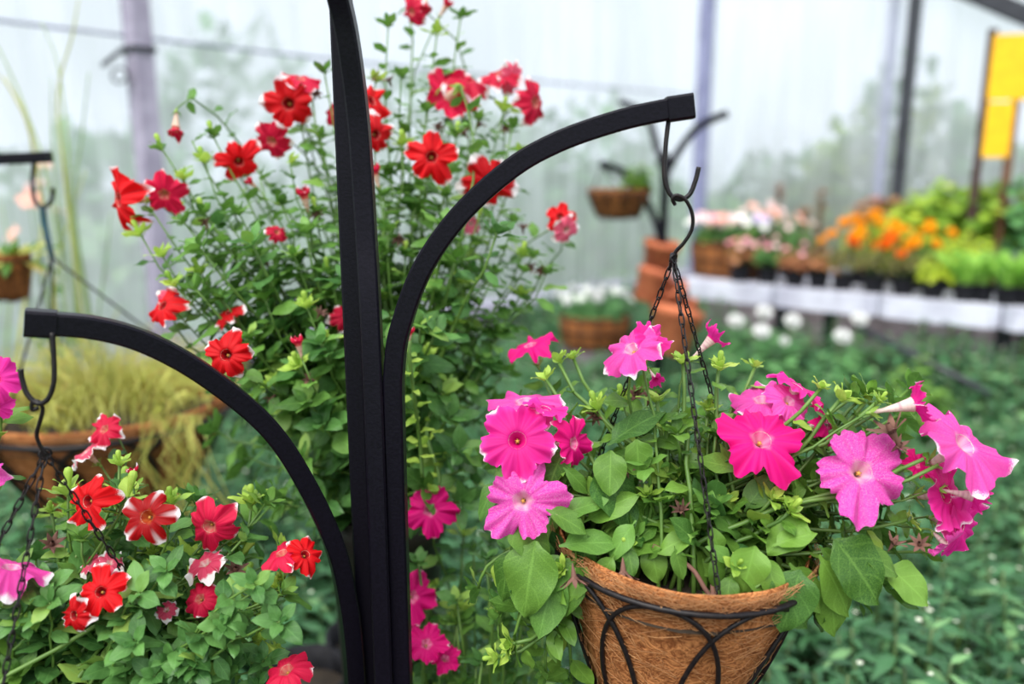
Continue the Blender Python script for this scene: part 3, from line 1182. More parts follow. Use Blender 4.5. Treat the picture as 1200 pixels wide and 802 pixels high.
# front leaves that show one by one: base, tip (pixels), depth, kind, facing
for b, tp, t, kind, n, m in [
    ((655, 604), (706, 586), .99, 'ovate', (0, .75, .6), None), ((640, 597), (684, 618), .975, 'ovate', (.1, .7, .7), None),
    ((655, 640), (718, 630), .975, 'ovate', (0, .8, .55), None), ((700, 640), (778, 628), 1.0, 'broad', (0, .8, .55), None),
    ((684, 612), (735, 578), 1.0, 'ovate', (-.4, .6, .7), None), ((762, 640), (772, 680), .985, 'broad', (0, .4, 1), None),
    ((628, 634), (612, 716), .98, 'broad', (-.25, .25, 1), None), ((600, 640), (585, 700), 1.0, 'ovate', (-.4, .3, 1), None),
    ((978, 632), (1034, 700), .945, 'broad', (.1, .5, .9), None), ((938, 668), (920, 735), .945, 'broad', (-.05, .5, .9), None),
    ((968, 672), (985, 742), .97, 'ovate', (.2, .3, 1), None), ((880, 668), (900, 738), .965, 'broad', (0, .3, 1), None),
    ((1012, 600), (936, 584), .95, 'ovate', (-.1, .9, .45), None), ((1060, 578), (1096, 626), .96, 'broad', (.2, .6, .8), None),
    ((1080, 548), (1142, 556), .96, 'ovate', (.1, .9, .5), None), ((1040, 664), (1088, 702), .98, 'broad', (.2, .5, .9), None),
    ((1040, 690), (1075, 708), 1.0, 'ovate', (.3, .4, .8), None), ((872, 552), (822, 538), 1.0, 'ovate', (-.1, .9, .5), None),
    ((716, 528), (714, 576), .99, 'broad', (-.2, .45, .9), None), ((746, 515), (750, 555), .985, 'broad', (.1, .5, .9), None),
    ((660, 548), (690, 572), 1.0, 'ovate', (.2, .7, .7), None), ((700, 545), (742, 610), 1.0, 'broad', (.1, .6, .8), None),
    ((738, 580), (768, 640), 1.01, 'ovate', (.2, .6, .8), None), ((712, 522), (765, 480), 1.02, 'ovate', (-.2, .8, .5), None),
    ((905, 640), (950, 622), .96, 'ovate', (0, .8, .6), None), ((898, 652), (868, 690), .955, 'ovate', (-.2, .6, .8), None),
    ((860, 660), (838, 640), .96, 'ovate', (-.2, .8, .6), None), ((862, 668), (900, 690), .95, 'ovate', (.2, .7, .7), None),
    ((856, 672), (852, 708), .95, 'ovate', (-.1, .6, .8), None), ((845, 655), (836, 622), .97, 'ovate', (0, .7, .7), None),
    ((872, 600), (900, 560), 1.0, 'ovate', (.2, .8, .6), None), ((945, 610), (905, 640), .97, 'broad', (-.2, .6, .8), None),
    ((690, 660), (668, 700), .98, 'ovate', (-.2, .5, .9), None), ((668, 655), (636, 690), .99, 'broad', (-.3, .5, .8), None),
    ((820, 640), (790, 610), .98, 'ovate', (-.1, .8, .6), None), ((830, 600), (870, 620), .99, 'broad', (.1, .8, .6), None),
    ((790, 560), (760, 540), 1.02, 'ovate', (-.2, .8, .6), None), ((810, 540), (850, 510), 1.02, 'ovate', (.2, .8, .6), None),
    ((1040, 560), (1075, 530), .97, 'ovate', (.2, .8, .5), None), ((960, 640), (990, 668), .97, 'ovate', (.2, .7, .7), None),
    ((905, 672), (950, 730), .955, 'broad', (.15, .4, .9), None), ((860, 664), (870, 716), .95, 'ovate', (0, .5, .9), None), ((925, 660), (965, 712), .965, 'ovate', (.2, .5, .9), None),
    ((960, 650), (1000, 716), .955, 'ovate', (.2, .4, .9), None), ((895, 650), (915, 700), .95, 'ovate', (0, .5, .9), None), ((1000, 640), (1052, 668), .96, 'ovate', (.2, .6, .8), None),
    ((680, 650), (650, 720), .98, 'ovate', (-.3, .4, .9), None), ((655, 655), (632, 740), .99, 'ovate', (-.3, .3, .9), None), ((720, 650), (700, 682), .965, 'ovate', (-.2, .5, .9), None), ((745, 610), (715, 650), .97, 'ovate', (-.2, .7, .7), None),
    ((790, 640), (800, 676), .96, 'ovate', (0, .6, .8), None), ((735, 640), (742, 672), .97, 'ovate', (0, .5, .9), None), ((835, 650), (846, 690), .95, 'ovate', (.1, .5, .9), None),
    ((690, 628), (678, 676), .98, 'ovate', (-.2, .6, .8), None), ((815, 628), (775, 640), .97, 'ovate', (0, .8, .6), None), ((885, 640), (872, 690), .945, 'broad', (-.1, .5, .9), None),
    ((585, 560), (560, 600), 1.03, 'ovate', (-.4, .6, .7), None), ((600, 610), (640, 650), 1.0, 'broad', (0, .6, .8), None),
    ((660, 530), (640, 570), 1.02, 'broad', (-.3, .6, .8), None),
]:
    p0, p1 = P(*b, t), P(*tp, t - rnd(.0, .02))
    pp.leaf(p0, p1 - p0, D(*n), (p1 - p0).length * 1.12, m or random.choice((M_leafA, M_leafA, M_leafB)), kind, 3)
# shoots with young leaves
for px, py, t, s in [(800, 425, 1.03, .03), (842, 432, 1.03, .03), (985, 468, .985, .032), (962, 455, 1.0, .02), (1083, 538, .955, .03), (1100, 545, .95, .026), (1058, 548, .96, .022),
                     (1030, 470, .97, .018), (655, 425, 1.1, .03), (640, 445, 1.08, .03), (672, 420, 1.12, .022), (770, 470, 1.05, .03), (700, 480, 1.08, .034), (730, 470, 1.08, .03),
                     (735, 640, .975, .02), (660, 668, .98, .022), (862, 665, .95, .024), (905, 585, .98, .03), (925, 600, .97, .03), (850, 590, 1.0, .026), (760, 580, 1.0, .022), (600, 755, 1.0, .03),
                     (583, 770, 1.0, .025), (1065, 610, 1.0, .025), (1015, 470, 1.02, .02), (860, 470, 1.08, .03), (830, 480, 1.05, .026), (780, 505, 1.03, .024), (885, 430, 1.1, .02)]:
    e = P(px, py, t)
    d = (e - PB + Z * .1).normalized()
    pts = pp.stem(base_pt(PB, .1), e, Z, d, .0034, .0024)
    pp.leafy(pts, .042, .3, .026)
    pp.rosette(e, d, s, 8, bud=random.random() < .5 and not pp.blocked(e))
# filling foliage
for _ in range(84):
    e = P(rnd(585, 1085), rnd(455, 690), rnd(.98, 1.26))
    e = e if (e - PB).length > .09 else e + Z * .08
    if pp.blocked(e):
        continue
    d = (e - PB + Z * .06).normalized()
    pts = pp.stem(base_pt(PB, .11), e, Z, d, .003, .002)
    pp.leafy(pts, .052, .25, .02, random.choice((M_leafA, M_leafC, M_leafA)))
    pp.rosette(e, d, .042, 6, random.choice((M_leafA, M_leafB)), spread=1.2)
# trailing shoots beside the basket
for px, py, t in [(600, 760, 1.02), (640, 790, 1.05), (585, 720, 1.04), (655, 740, 1.02), (620, 700, 1.02), (670, 800, 1.08), (560, 690, 1.06), (1050, 690, 1.0), (1010, 700, 1.02), (955, 720, 1.0)]:
    e = P(px, py, t)
    out = (e - PB)
    out.z = 0
    st = PB + out.normalized() * .12 + Z * .03
    pts = pp.stem(st, e, (out.normalized() + Z * .3).normalized(), Vector((0, 0, -1)), .003, .002)
    pp.leafy(pts, .05, .15, .02, random.choice((M_leafA, M_leafC)), droop=.35)
    pp.rosette(e, (out.normalized() - Z * .2).normalized(), .035, 6, M_leafB, spread=1.1)
for px, py, t in [(1050, 525, .96), (1045, 640, .97), (700, 395 + 90, 1.09), (760, 470, 1.07), (1078, 640, .97), (800, 600, .99), (735, 555, 1.0), (745, 465, 1.08)]:
    pp.dry(P(px, py, t), D(rnd(-.3, .3), rnd(-.2, .9), .3), .017)
pp.dry(P(1048, 512, .955), D(-.5, .9, .1), .03)
# withered dead shoot over the rim
MB().tube(catmull([P(765, 640, .98), P(790, 652, .972), P(812, 668, .965), P(826, 690, .955), P(834, 702, .952)], 5), .003, 6).build('dead_stem', M_brownbud, pp.root)
for px, py, dx, dy in ((835, 690, .1, -1), (730, 665, 0, -1), (672, 672, .1, -1)):
    pp.dry(P(px, py, .957), D(dx, dy, .2), .022)
pp.finish(300)

# ================================================================== RED PETUNIA BEHIND THE STAND
T2 = 1.42
RBASE = P(452, 590, T2)
rpot_z = RBASE.z
pot = thing('tall_planter', 'tall dark planter under the big red petunia behind the stand', 'planter', Vector((RBASE.x, RBASE.y, 0)))
Mp = Matrix.Translation(Vector((RBASE.x, RBASE.y, 0)))
MB().lathe([(.001, 0), (.07, 0), (.075, .02), (.095, rpot_z - .06), (.105, rpot_z - .05), (.105, rpot_z), (.096, rpot_z), (.092, rpot_z - .03)], 32, Mp).build('body', plain('dark_glazed_clay', srgb(38, 32, 30), srgb(26, 22, 22), 20, .5), pot)
MB().lathe([(.001, rpot_z - .025), (.093, rpot_z - .03)], 24, Mp).build('soil', M_soil, pot)
RBASE = RBASE - Z * .02
rp = Plant('petunia', 'tall rangy petunia with red flowers towering behind the black stand', 'petunia', RBASE, None, M_leafB, M_stem)
for f in [
    ('red', 138, 234, 72, 1.3, (-.75, -.1, .62)), ('crim', 192, 228, 50, 1.32, (.1, -.55, .75)), ('tulip', 206, 150, 44, 1.34, (.05, -1, .2)),
    ('red', 280, 190, 48, 1.36, (.35, -.5, .75)), ('crim', 318, 166, 46, 1.38, (-.25, -.55, .75)), ('red', 338, 122, 62, 1.36, (.05, -.3, 1)),
    ('crim', 352, 92, 46, 1.38, (.2, .75, .55)), ('crim', 330, 105, 40, 1.4, (-.6, .5, .5)), ('tulip', 357, 232, 40, 1.3, (-.1, .7, .3)),
    ('crim', 325, 272, 26, 1.3, (.5, .4, .7)), ('red', 436, 118, 50, 1.36, (.7, .3, .5)), ('red', 441, 158, 46, 1.34, (.6, -.2, .7)), ('crim', 392, 130, 36, 1.4, (-.3, .2, .8)),
    ('red', 506, 184, 58, 1.3, (.15, -.1, 1)), ('red', 574, 214, 62, 1.32, (.2, -.35, .9)), ('crim', 528, 114, 62, 1.45, (-.3, -.1, -.7)),
    ('crim', 546, 92, 62, 1.46, (.35, .7, .5)), ('crim', 586, 86, 46, 1.48, (-.2, .6, .6)), ('rose', 600, 92, 40, 1.48, (.6, -.3, .5)),
    ('crim', 628, 120, 52, 1.45, (.75, -.1, .55)), ('crim', 482, 14, 36, 1.5, (-.5, -.3, .5)), ('tulip', 498, 6, 40, 1.5, (.1, -.9, .2)),
    ('tulip', 522, 8, 30, 1.5, (.5, .7, .2)), ('red', 656, 254, 34, 1.42, (-.2, .1, .9)), ('rose', 664, 270, 36, 1.42, (.5, -.4, .7)), ('red', 190, 358, 48, 1.25, (-.4, .4, .7)), ('rose', 200, 350, 30, 1.27, (.5, .3, .7)),
    ('red', 265, 416, 58, 1.1, (.0, .12, 1)), ('red', 268, 366, 36, 1.26, (-.3, .6, .5)), ('crim', 406, 372, 36, 1.3, (.5, .2, .6)), ('rose', 552, 262, 26, 1.45, (.3, .2, .8)),
    ('tulip', 440, 205, 36, 1.35, (-.2, .9, .2)), ('tulip', 350, 405, 34, 1.18, (-.2, 1, .2)), ('tulip', 480, 392, 26, 1.15, (.1, 1, .2)), ('tulip', 295, 215, 24, 1.36, (-.5, .5, .4)),
]:
    f = f[:3] + (f[3] * 1.12,) + f[4:]
    put(rp, *f, base=base_pt(RBASE, .07), sl=.046)
tips = [(455, 30, 1.45), (512, 40, 1.46), (540, 20, 1.48), (440, 95, 1.4), (470, 90, 1.42), (500, 130, 1.42), (535, 160, 1.4), (560, 140, 1.45), (600, 150, 1.45), (610, 180, 1.45),
        (590, 130, 1.47), (470, 170, 1.38), (450, 230, 1.36), (520, 230, 1.38), (560, 260, 1.4), (600, 260, 1.42), (625, 300, 1.42), (640, 320, 1.42), (610, 345, 1.42), (580, 320, 1.4),
        (365, 105, 1.38), (380, 85, 1.38), (375, 160, 1.38), (340, 190, 1.36), (305, 210, 1.36), (250, 160, 1.35), (225, 165, 1.34), (240, 190, 1.34), (190, 175, 1.33), (215, 210, 1.33),
        (180, 250, 1.3), (165, 275, 1.3), (215, 260, 1.3), (190, 300, 1.28), (240, 250, 1.3), (235, 320, 1.26), (205, 335, 1.26), (280, 250, 1.3), (300, 300, 1.28), (260, 350, 1.25),
        (330, 240, 1.32), (370, 250, 1.32), (385, 320, 1.3), (345, 300, 1.28), (310, 350, 1.26), (360, 360, 1.25), (290, 395, 1.24), (475, 300, 1.35), (505, 290, 1.36), (540, 330, 1.36),
        (585, 390, 1.4), (560, 420, 1.36), (530, 380, 1.33), (490, 350, 1.33), (610, 300, 1.42), (500, 420, 1.3), (350, 430, 1.2), (380, 400, 1.26), (320, 450, 1.25), (300, 470, 1.3), (480, 460, 1.25), (455, 270, 1.33)]
for px, py, t in tips:
    e = P(px, py, t)
    d = (e - RBASE).normalized()
    pts = rp.stem(base_pt(RBASE, .07), e, Z, (d + Z * .4).normalized(), .003, .0014, 11)
    rp.leafy(pts, .058 if py > 240 else .05, .3, .017)
    rp.rosette(e, (d + Z * .5).normalized(), .034, 7, random.choice((M_tipleaf, M_leafB, M_leafB)), spread=1.0, bud=random.random() < .3)
    if random.random() < .3:
        rp.dry(e + Vector((rnd(-.02, .02), 0, rnd(-.03, .01))), D(rnd(-.5, .5), rnd(-.6, .8), .3), .016)
for _ in range(95):      # dense skirt
    e = P(rnd(230, 600), rnd(255, 600), rnd(1.2, 1.55))
    if rp.blocked(e):
        continue
    d = (e - RBASE).normalized()
    pts = rp.stem(base_pt(RBASE, .08), e, (Z + rvec() * .4).normalized(), (d + Z * .1).normalized(), .003, .002)
    rp.leafy(pts, .066, .3, .024, random.choice((M_leafB, M_leafC, M_leafC)))
    rp.rosette(e, d, .055, 6, random.choice((M_leafB, M_leafC)), spread=1.2)
# hanging shoots by the stand
for pts in ([(495, 560, 1.2), (492, 520, 1.2), (486, 470, 1.17), (480, 420, 1.15), (480, 400, 1.15)], [(505, 600, 1.22), (515, 560, 1.24), (500, 500, 1.26), (530, 440, 1.3)]):
    q = catmull([P(*x) for x in pts], 5)
    MB().tube(q, .003, 6).build('stem', M_stem, rp.root)
    rp.leafy(q, .028, .1, .014, M_tipleaf)
rp.finish(300)

# ================================================================== RED AND WHITE PETUNIA IN THE LEFT BASKET
LS = LB - Z * .025
lpn = Plant('petunia', 'petunia with red white-tipped starry flowers in the basket on the low arm', 'petunia', LS, None, M_leafC, M_stem)
for f in [
    ('star', 172, 606, 68, 1.0, (-.05, .3, 1)), ('red', 102, 588, 62, 1.03, (-.35, .1, .9)), ('crim', 245, 618, 66, 1.06, (-.1, -.25, 1)),
    ('red', 118, 694, 56, .98, (.1, .35, .9)), ('red', 86, 722, 48, .97, (-.4, .1, .9)), ('crim', 234, 702, 46, 1.04, (-.1, .5, .8)),
    ('crim', 330, 648, 54, 1.08, (-.2, .85, .4)), ('red', 358, 650, 46, 1.08, (.5, .6, .6)), ('rose', 240, 660, 52, 1.06, (-.2, .8, .45)),
    ('crim', 335, 785, 62, 1.02, (-.2, .75, .5)), ('crim', 122, 503, 44, 1.16, (-.3, .5, .8)), ('rose', 100, 530, 48, 1.16, (-.5, .7, .4)),
    ('rose', 140, 680, 36, 1.0, (.3, .8, .4)), ('rose', 128, 660, 34, 1.05, (.2, .7, .5)), ('rose', 105, 660, 30, 1.06, (-.3, .6, .6)), ('rose', 195, 715, 28, 1.05, (.1, .6, .6)),
    ('tulip', 155, 556, 34, 1.06, (0, 1, .2)),
]:
    f = f[:3] + (f[3] * 1.08, f[4] - (.05 if f[4] < 1.12 else 0)) + f[5:]
    put(lpn, *f, base=base_pt(LS + Vector((.04, .04, 0)), .1), sl=.046)
for _ in range(75):
    e = P(rnd(10, 345) if _ % 3 else rnd(60, 260), rnd(575, 800), rnd(1.0, 1.22))
    if lpn.blocked(e):
        continue
    if e.z < LS.z - .06:
        e.z = LS.z - .05
    d = (e - LS + Z * .05).normalized()
    pts = lpn.stem(base_pt(LS + Vector((.03, .05, 0)), .1), e, Z, (d + Z * .2).normalized(), .0024, .0015)
    lpn.leafy(pts, .05, .12, .019, random.choice((M_leafB, M_leafC, M_leafC)))
    lpn.rosette(e, (d + Z * .3).normalized(), .042, 7, random.choice((M_tipleaf, M_leafB, M_leafC)), spread=1.1, bud=random.random() < .25)
for _ in range(46):
    e = P(rnd(5, 340), rnd(665, 815), rnd(.93, 1.02))
    if lpn.blocked(e):
        continue
    st = LS + Vector((e.x - LS.x, e.y - LS.y, 0)) * .6
    pts = lpn.stem(st, e, Z, (e - LS).normalized(), .002, .0014)
    lpn.leafy(pts, .044, .1, .016, M_leafC, up=.8)
    lpn.rosette(e, (Z + D(0, 0, .4)).normalized(), .038, 6, M_leafC, spread=1.3)
for px, py, s in [(150, 580, .03), (140, 545, .026), (200, 590, .03), (295, 590, .034), (180, 650, .03), (110, 640, .03), (325, 690, .024), (330, 680, .02), (270, 640, .03), (160, 720, .03), (60, 600, .02)]:
    e = P(px, py, 1.06)
    pts = lpn.stem(base_pt(LS, .1), e, Z, Z, .003, .002)
    lpn.leafy(pts, .036, .4, .02)
    lpn.rosette(e, Z, s, 8, bud=True)
for px, py in ((215, 745), (275, 670), (232, 735), (60, 640)):
    lpn.dry(P(px, py, 1.03), D(rnd(-.5, .5), .4, .4), .02)
lpn.finish(300)

# pink petunia at the outer side of the left basket
LP2 = LB + Vector((-.12, -.06, -.02))
lp2 = Plant('petunia', 'small pink petunia at the outer rim of the low-arm basket', 'petunia', LP2, None, M_leafA, M_stem)
for f in [('pink', -6, 445, 62, .95, (.4, .2, .9)), ('pink', -4, 478, 40, .96, (.3, -.4, .8)), ('light', 14, 664, 86, .93, (.25, 1, .02)), ('speck', -40, 560, 90, .95, (0, .3, 1))]:
    put(lp2, *f, base=base_pt(LP2, .04), sl=.04)
for px, py in [(12, 705), (30, 690), (-5, 740), (10, 770), (-10, 700), (-30, 640), (-40, 720), (40, 720), (20, 790), (0, 690)]:
    e = P(px, py, rnd(.92, .98))
    pts = lp2.stem(base_pt(LP2, .04), e, Z, Z)
    lp2.leafy(pts, .045, .3, .024)
    lp2.rosette(e, (Z + D(.3, 0, .6)).normalized(), .036, 6, M_leafA, spread=1.2)
lp2.finish(200)

# magenta petunia growing low behind the stand
MB_ = P(540, 860, 1.36)
MB_.z = .03
mp_ = Plant('petunia', 'low magenta petunia growing up between the black stand and the right basket', 'petunia', MB_, None, M_leafC, M_stem)
for f in [('mag', 504, 598, 64, 1.22, (-.05, .2, 1)), ('mag', 483, 700, 62, 1.25, (.35, .25, .8)), ('mag', 500, 755, 52, 1.22, (.2, .6, .7)), ('mag', 475, 742, 40, 1.27, (-.2, .5, .7)), ('mag', 522, 772, 40, 1.24, (.3, .7, .5))]:
    put(mp_, *f, base=base_pt(MB_, .05), sl=.04)
for _ in range(46):
    e = P(rnd(480, 640), rnd(610, 830), rnd(1.2, 1.42))
    pts = mp_.stem(base_pt(MB_, .05), e, Z, Z, .003, .002)
    mp_.leafy(pts, .05, .5, .026, random.choice((M_leafB, M_leafC)))
    mp_.rosette(e, (Z + rvec() * .3).normalized(), .036, 6, random.choice((M_tipleaf, M_leafB, M_leafC)), spread=1.1)
mp_.finish(300)


TINY = corolla(seed=7, N_=20, notch=.35, point=.7, ruffle=.05, deep=.1, rip=0).data('flower', leaf_mat('tiny_bedding_petal', srgb(222, 230, 206), srgb(246, 248, 226), None, .3, .6, .1))

# ================================================================== BEDDING PLANTS
def whorl_plant(rs, n_stem, rad, h, leaf, kind, lm, per=7):
    """leaf matrices and stem paths of one low bushy plant about the origin"""
    L, S = [], []
    for i in range(n_stem):
        a = i * 2.4 + rs.uniform(-.3, .3)
        q = math.sqrt((i + .5) / n_stem)
        tip = Vector((rad * q * math.cos(a), rad * q * math.sin(a), h * (1 - .32 * q * q) * rs.uniform(.85, 1.08)))
        base = Vector((tip.x * .25, tip.y * .25, 0))
        S.append(bez(base, base + Z * h * .4, tip - Z * h * .3, tip, 5))
        ax = (Vector((tip.x, tip.y, h * 1.2))).normalized()
        x = ax.orthogonal().normalized()
        y = ax.cross(x)
        for k in range(per + 6):
            b = k * 2.4 + rs.uniform(-.3, .3)
            out = x * math.cos(b) + y * math.sin(b)
            low = k >= per
            p = tip - ax * (.012 * k if not low else h * rs.uniform(.2, .5))
            d = out + ax * (.55 - .09 * k if not low else -.1)
            L.append((frame(p, d, ax + out * .2, leaf * rs.uniform(.7, 1.2) * (.55 + .07 * k if not low else 1.05)), kind, rs.randrange(5), low, tip.z))
    return L, S


def make_bush(name, label, cat, group, seed, n_stem, rad, h, leaf, kind, lm, singles=0, per=7, sm=None):
    rs = random.Random(seed)
    L, S = whorl_plant(rs, n_stem, rad, h, leaf, kind, lm, per)
    root = thing(name, label, cat, (0, 0, 0), group)
    L.sort(key=lambda q: (q[3], -q[4]))
    for M, kd, v, low, z in L[:singles]:
        inst('leaf', leaf_me(kd, v, lm), root, M)
    mb = MB()
    for M, kd, v, low, z in L[singles:]:
        mb.mesh(*LEAVES[kd][v], M)
    mb.build('foliage', lm, root)['kind'] = 'stuff'
    mb = MB()
    for p in S:
        mb.tube(p, .004, 5)
    mb.build('stem_clump', sm or M_stem_d, root)
    for i in range(4 if singles else 3):
        q = S[i * 3 % len(S)][-1]
        inst('flower', TINY, root, frame(q + Vector((rs.uniform(-.04, .04), rs.uniform(-.04, .04), .025)), Vector((0, 1, .2)), Z, .0065))
    return root


def copy_thing(o, loc, rz=0.0, s=1.0, label=None):
    c = o.copy()
    C.objects.link(c)
    for ch in o.children:
        k = ch.copy()
        C.objects.link(k)
        k.parent = c
        for g in ch.children:
            q = g.copy()
            C.objects.link(q)
            q.parent = k
    c.location = loc
    c.rotation_euler = (0, 0, rz)
    c.scale = (s, s, s)
    if label:
        c['label'] = label
    return c


BG = 'leafy bedding plants covering the floor'
BL = 'dark bluish-green leafy bedding plant in the planting that covers the floor'
near_p = [make_bush('bedding_plant', BL, 'plant', BG, 100 + i, 13, .19, .52, .085, 'lance', M_bed, 46) for i in range(2)]
far_p = [make_bush('bedding_plant', BL, 'plant', BG, 200 + i, 13, .2, .52, .085, 'lance', M_bed, 0) for i in range(3)]
used = set()


def place(proto, loc, rz, s):
    if proto.name not in used:
        used.add(proto.name)
        proto.location = loc
        proto.rotation_euler = (0, 0, rz)
        proto.scale = (s, s, s)
        return proto
    return copy_thing(proto, loc, rz, s)


rs = random.Random(11)
keep_out = [(Vector((RBASE.x, RBASE.y, 0)), .22), (POLE, .12)]
hole = P(372, 690, 1.75)
hole.z = 0
spots = []
gx = -3.2
while gx < 4.2:
    gy = 1.35
    while gy < 6.4:
        p = Vector((gx + rs.uniform(-.07, .07), gy + rs.uniform(-.07, .07), 0))
        gy += .27
        if (p - A0).dot(N_L) < .46 or (p - BE0).dot(B_IN) > -.02 and (p - BE0).dot(B_D) < 2.4:
            continue
        if (p - CORNER).dot(N_R) < .5:
            continue
        px, py, t = proj(p + Z * .5)
        if px < -90 or px > 1290 or py > 960:
            continue
        if any((p - c).length < r for c, r in keep_out) or (p - hole).length < .20:
            continue
        spots.append((t, p))
    gx += .27
spots.sort(key=lambda q: q[0])
nn = 0
for t, p in spots:
    px, py, _ = proj(p + Z * .5)
    near = t < 2.6 and px > 560 and nn < 20
    nn += near
    o = place(near_p[nn % 2] if near else far_p[rs.randrange(3)], p, rs.uniform(0, 6.28), rs.uniform(.86, 1.12) * (1.3 if -.6 < (p - BE0).dot(B_IN) else 1))
    o['label'] = BL
    if (p - BE0).dot(B_IN) > -.55:
        o['label'] = 'dark bluish-green bedding plant in the strip along the white bench'
    elif (p - A0).dot(N_L) < .9:
        o['label'] = 'dark bluish-green bedding plant in the strip along the grey kerb wall'
    elif p.y < 2.1 and p.x > .1:
        o['label'] = 'dark bluish-green bedding plant on the floor below the pink petunia basket'
    elif p.y > 4.2:
        o['label'] = 'dark bluish-green bedding plant on the floor before the low coir trough'
    elif p.x < -.1 and p.y < 3:
        o['label'] = 'dark bluish-green bedding plant on the floor under the big yellow-grass basket' if p.x < -1.1 else 'dark bluish-green bedding plant on the floor around the tall red petunia'
M_npot = plain('black_plastic_pot', (.012, .012, .014), (.02, .02, .024), 30, .6, spec=.12)


def nursery_pot(root, c, r, h, m=None):
    M = Matrix.Translation(c)
    MB().lathe([(.001, 0), (r * .72, 0), (r * .74, .004), (r * .94, h * .86), (r, h * .87), (r, h), (r * .93, h), (r * .9, h * .85)], 24, M).build('pot', m or M_npot, root)
    MB().lathe([(.001, h * .88), (r * .92, h * .86)], 16, M).build('soil', M_soil, root)


for i, (dx, dy) in enumerate(((0, 0), (.10, .12))):
    c = hole + Vector((dx * 1.2 - .04, dy * 1.3, 0))
    k = thing('nursery_pot', 'empty black nursery pot standing among the bedding plants', 'pot', c, 'empty black pots in the bed')
    nursery_pot(k, c, .105, .42)

# ================================================================== FLOWER SHAPES FOR THE FAR PLANTS
def pompom(m, n=5, k0=13):
    mb = MB()
    for ring in range(n):
        f = ring / (n - 1)
        el = math.radians(5 + 78 * f)
        cnt = max(4, int(k0 * math.cos(el) + 3))
        for i in range(cnt):
            a = 2 * PI * i / cnt + ring * .4
            d = Vector((math.cos(a) * math.cos(el), math.sin(a) * math.cos(el), math.sin(el) * .8))
            v, fc, uv = leaf_shape(.75, .6, .0, -.1, .1, .05, 3, i)
            mb.mesh(v, fc, uv, frame(d * .25, d, Vector((0, 0, 1)) - d * .2, .75))
    return mb.data('flower', m)


def simple_bloom(m, seed=0):
    return corolla(seed=seed, N_=30, notch=.35, point=.7, ruffle=.05, deep=.1, rip=0).data('flower', m)


def petal_plain(name, c, c2):
    return leaf_mat(name, c, c2, None, .3, .6, .1)


FL = {
    'orange': pompom(petal_plain('orange_marigold_petal', srgb(244, 160, 14), srgb(255, 200, 30))),
    'amber': pompom(petal_plain('amber_marigold_petal', srgb(236, 112, 20), srgb(250, 150, 40))),
    'white': pompom(petal_plain('white_petal', srgb(226, 226, 224), srgb(250, 250, 250))),
    'blush': simple_bloom(petal_plain('blush_petal', srgb(240, 176, 176), srgb(250, 226, 224)), 3),
    'peach': simple_bloom(petal_plain('peach_petal', srgb(240, 150, 130), srgb(250, 206, 190)), 4),
    'rosy': simple_bloom(petal_plain('rosy_petal', srgb(226, 110, 140), srgb(244, 176, 190)), 5),
    'lilac': simple_bloom(petal_plain('lilac_petal', srgb(190, 170, 220), srgb(226, 210, 240)), 6),
    'tiny': simple_bloom(petal_plain('tiny_white_petal', srgb(226, 232, 220), srgb(250, 250, 246)), 7),
}


def potted(name, label, cat, c, r_pot, h_pot, rad, h, lm, kind, leaf, n_stem, fl=None, n_fl=0, fr=.03, group=None, seed=0, per=5, pot=True, spread=1.0, pot_m=None):
    rs = random.Random(seed * 31 + 5)
    root = thing(name, label, cat, c, group)
    if pot:
        nursery_pot(root, c, r_pot, h_pot, pot_m)
    L, S = whorl_plant(rs, n_stem, rad, h, leaf, kind, lm, per)
    T = Matrix.Translation(c + Z * (h_pot * .85 if pot else 0))
    mb = MB()
    for M, kd, v, low, z in L:
        mb.mesh(*LEAVES[kd][v], T @ M)
    mb.build('foliage', lm, root)['kind'] = 'stuff'
    mb = MB()
    for p in S:
        mb.tube([T @ q for q in p], .0035, 5)
    mb.build('stem_clump', M_stem_d, root)
    for i in range(n_fl):
        a = i * 2.4 + rs.uniform(-.3, .3)
        q = math.sqrt((i + .5) / n_fl)
        p = T @ Vector((rad * q * math.cos(a) * spread, rad * q * math.sin(a) * spread, h * (1.12 - .3 * q * q) + rs.uniform(-.01, .03)))
        n = (Vector((math.cos(a) * q, math.sin(a) * q - .55, 1))).normalized()
        kd = fl[i % len(fl)]
        f = inst('flower', FL[kd], root, Matrix.Translation(p) @ n.to_track_quat('Z', 'Y').to_matrix().to_4x4() @ Matrix.Scale(fr * rs.uniform(.8, 1.2), 4))
        MB().tube([p - Z * h * .3, p - n * .004], .002, 4).build('flower_stalk', M_stem, root)
    return root


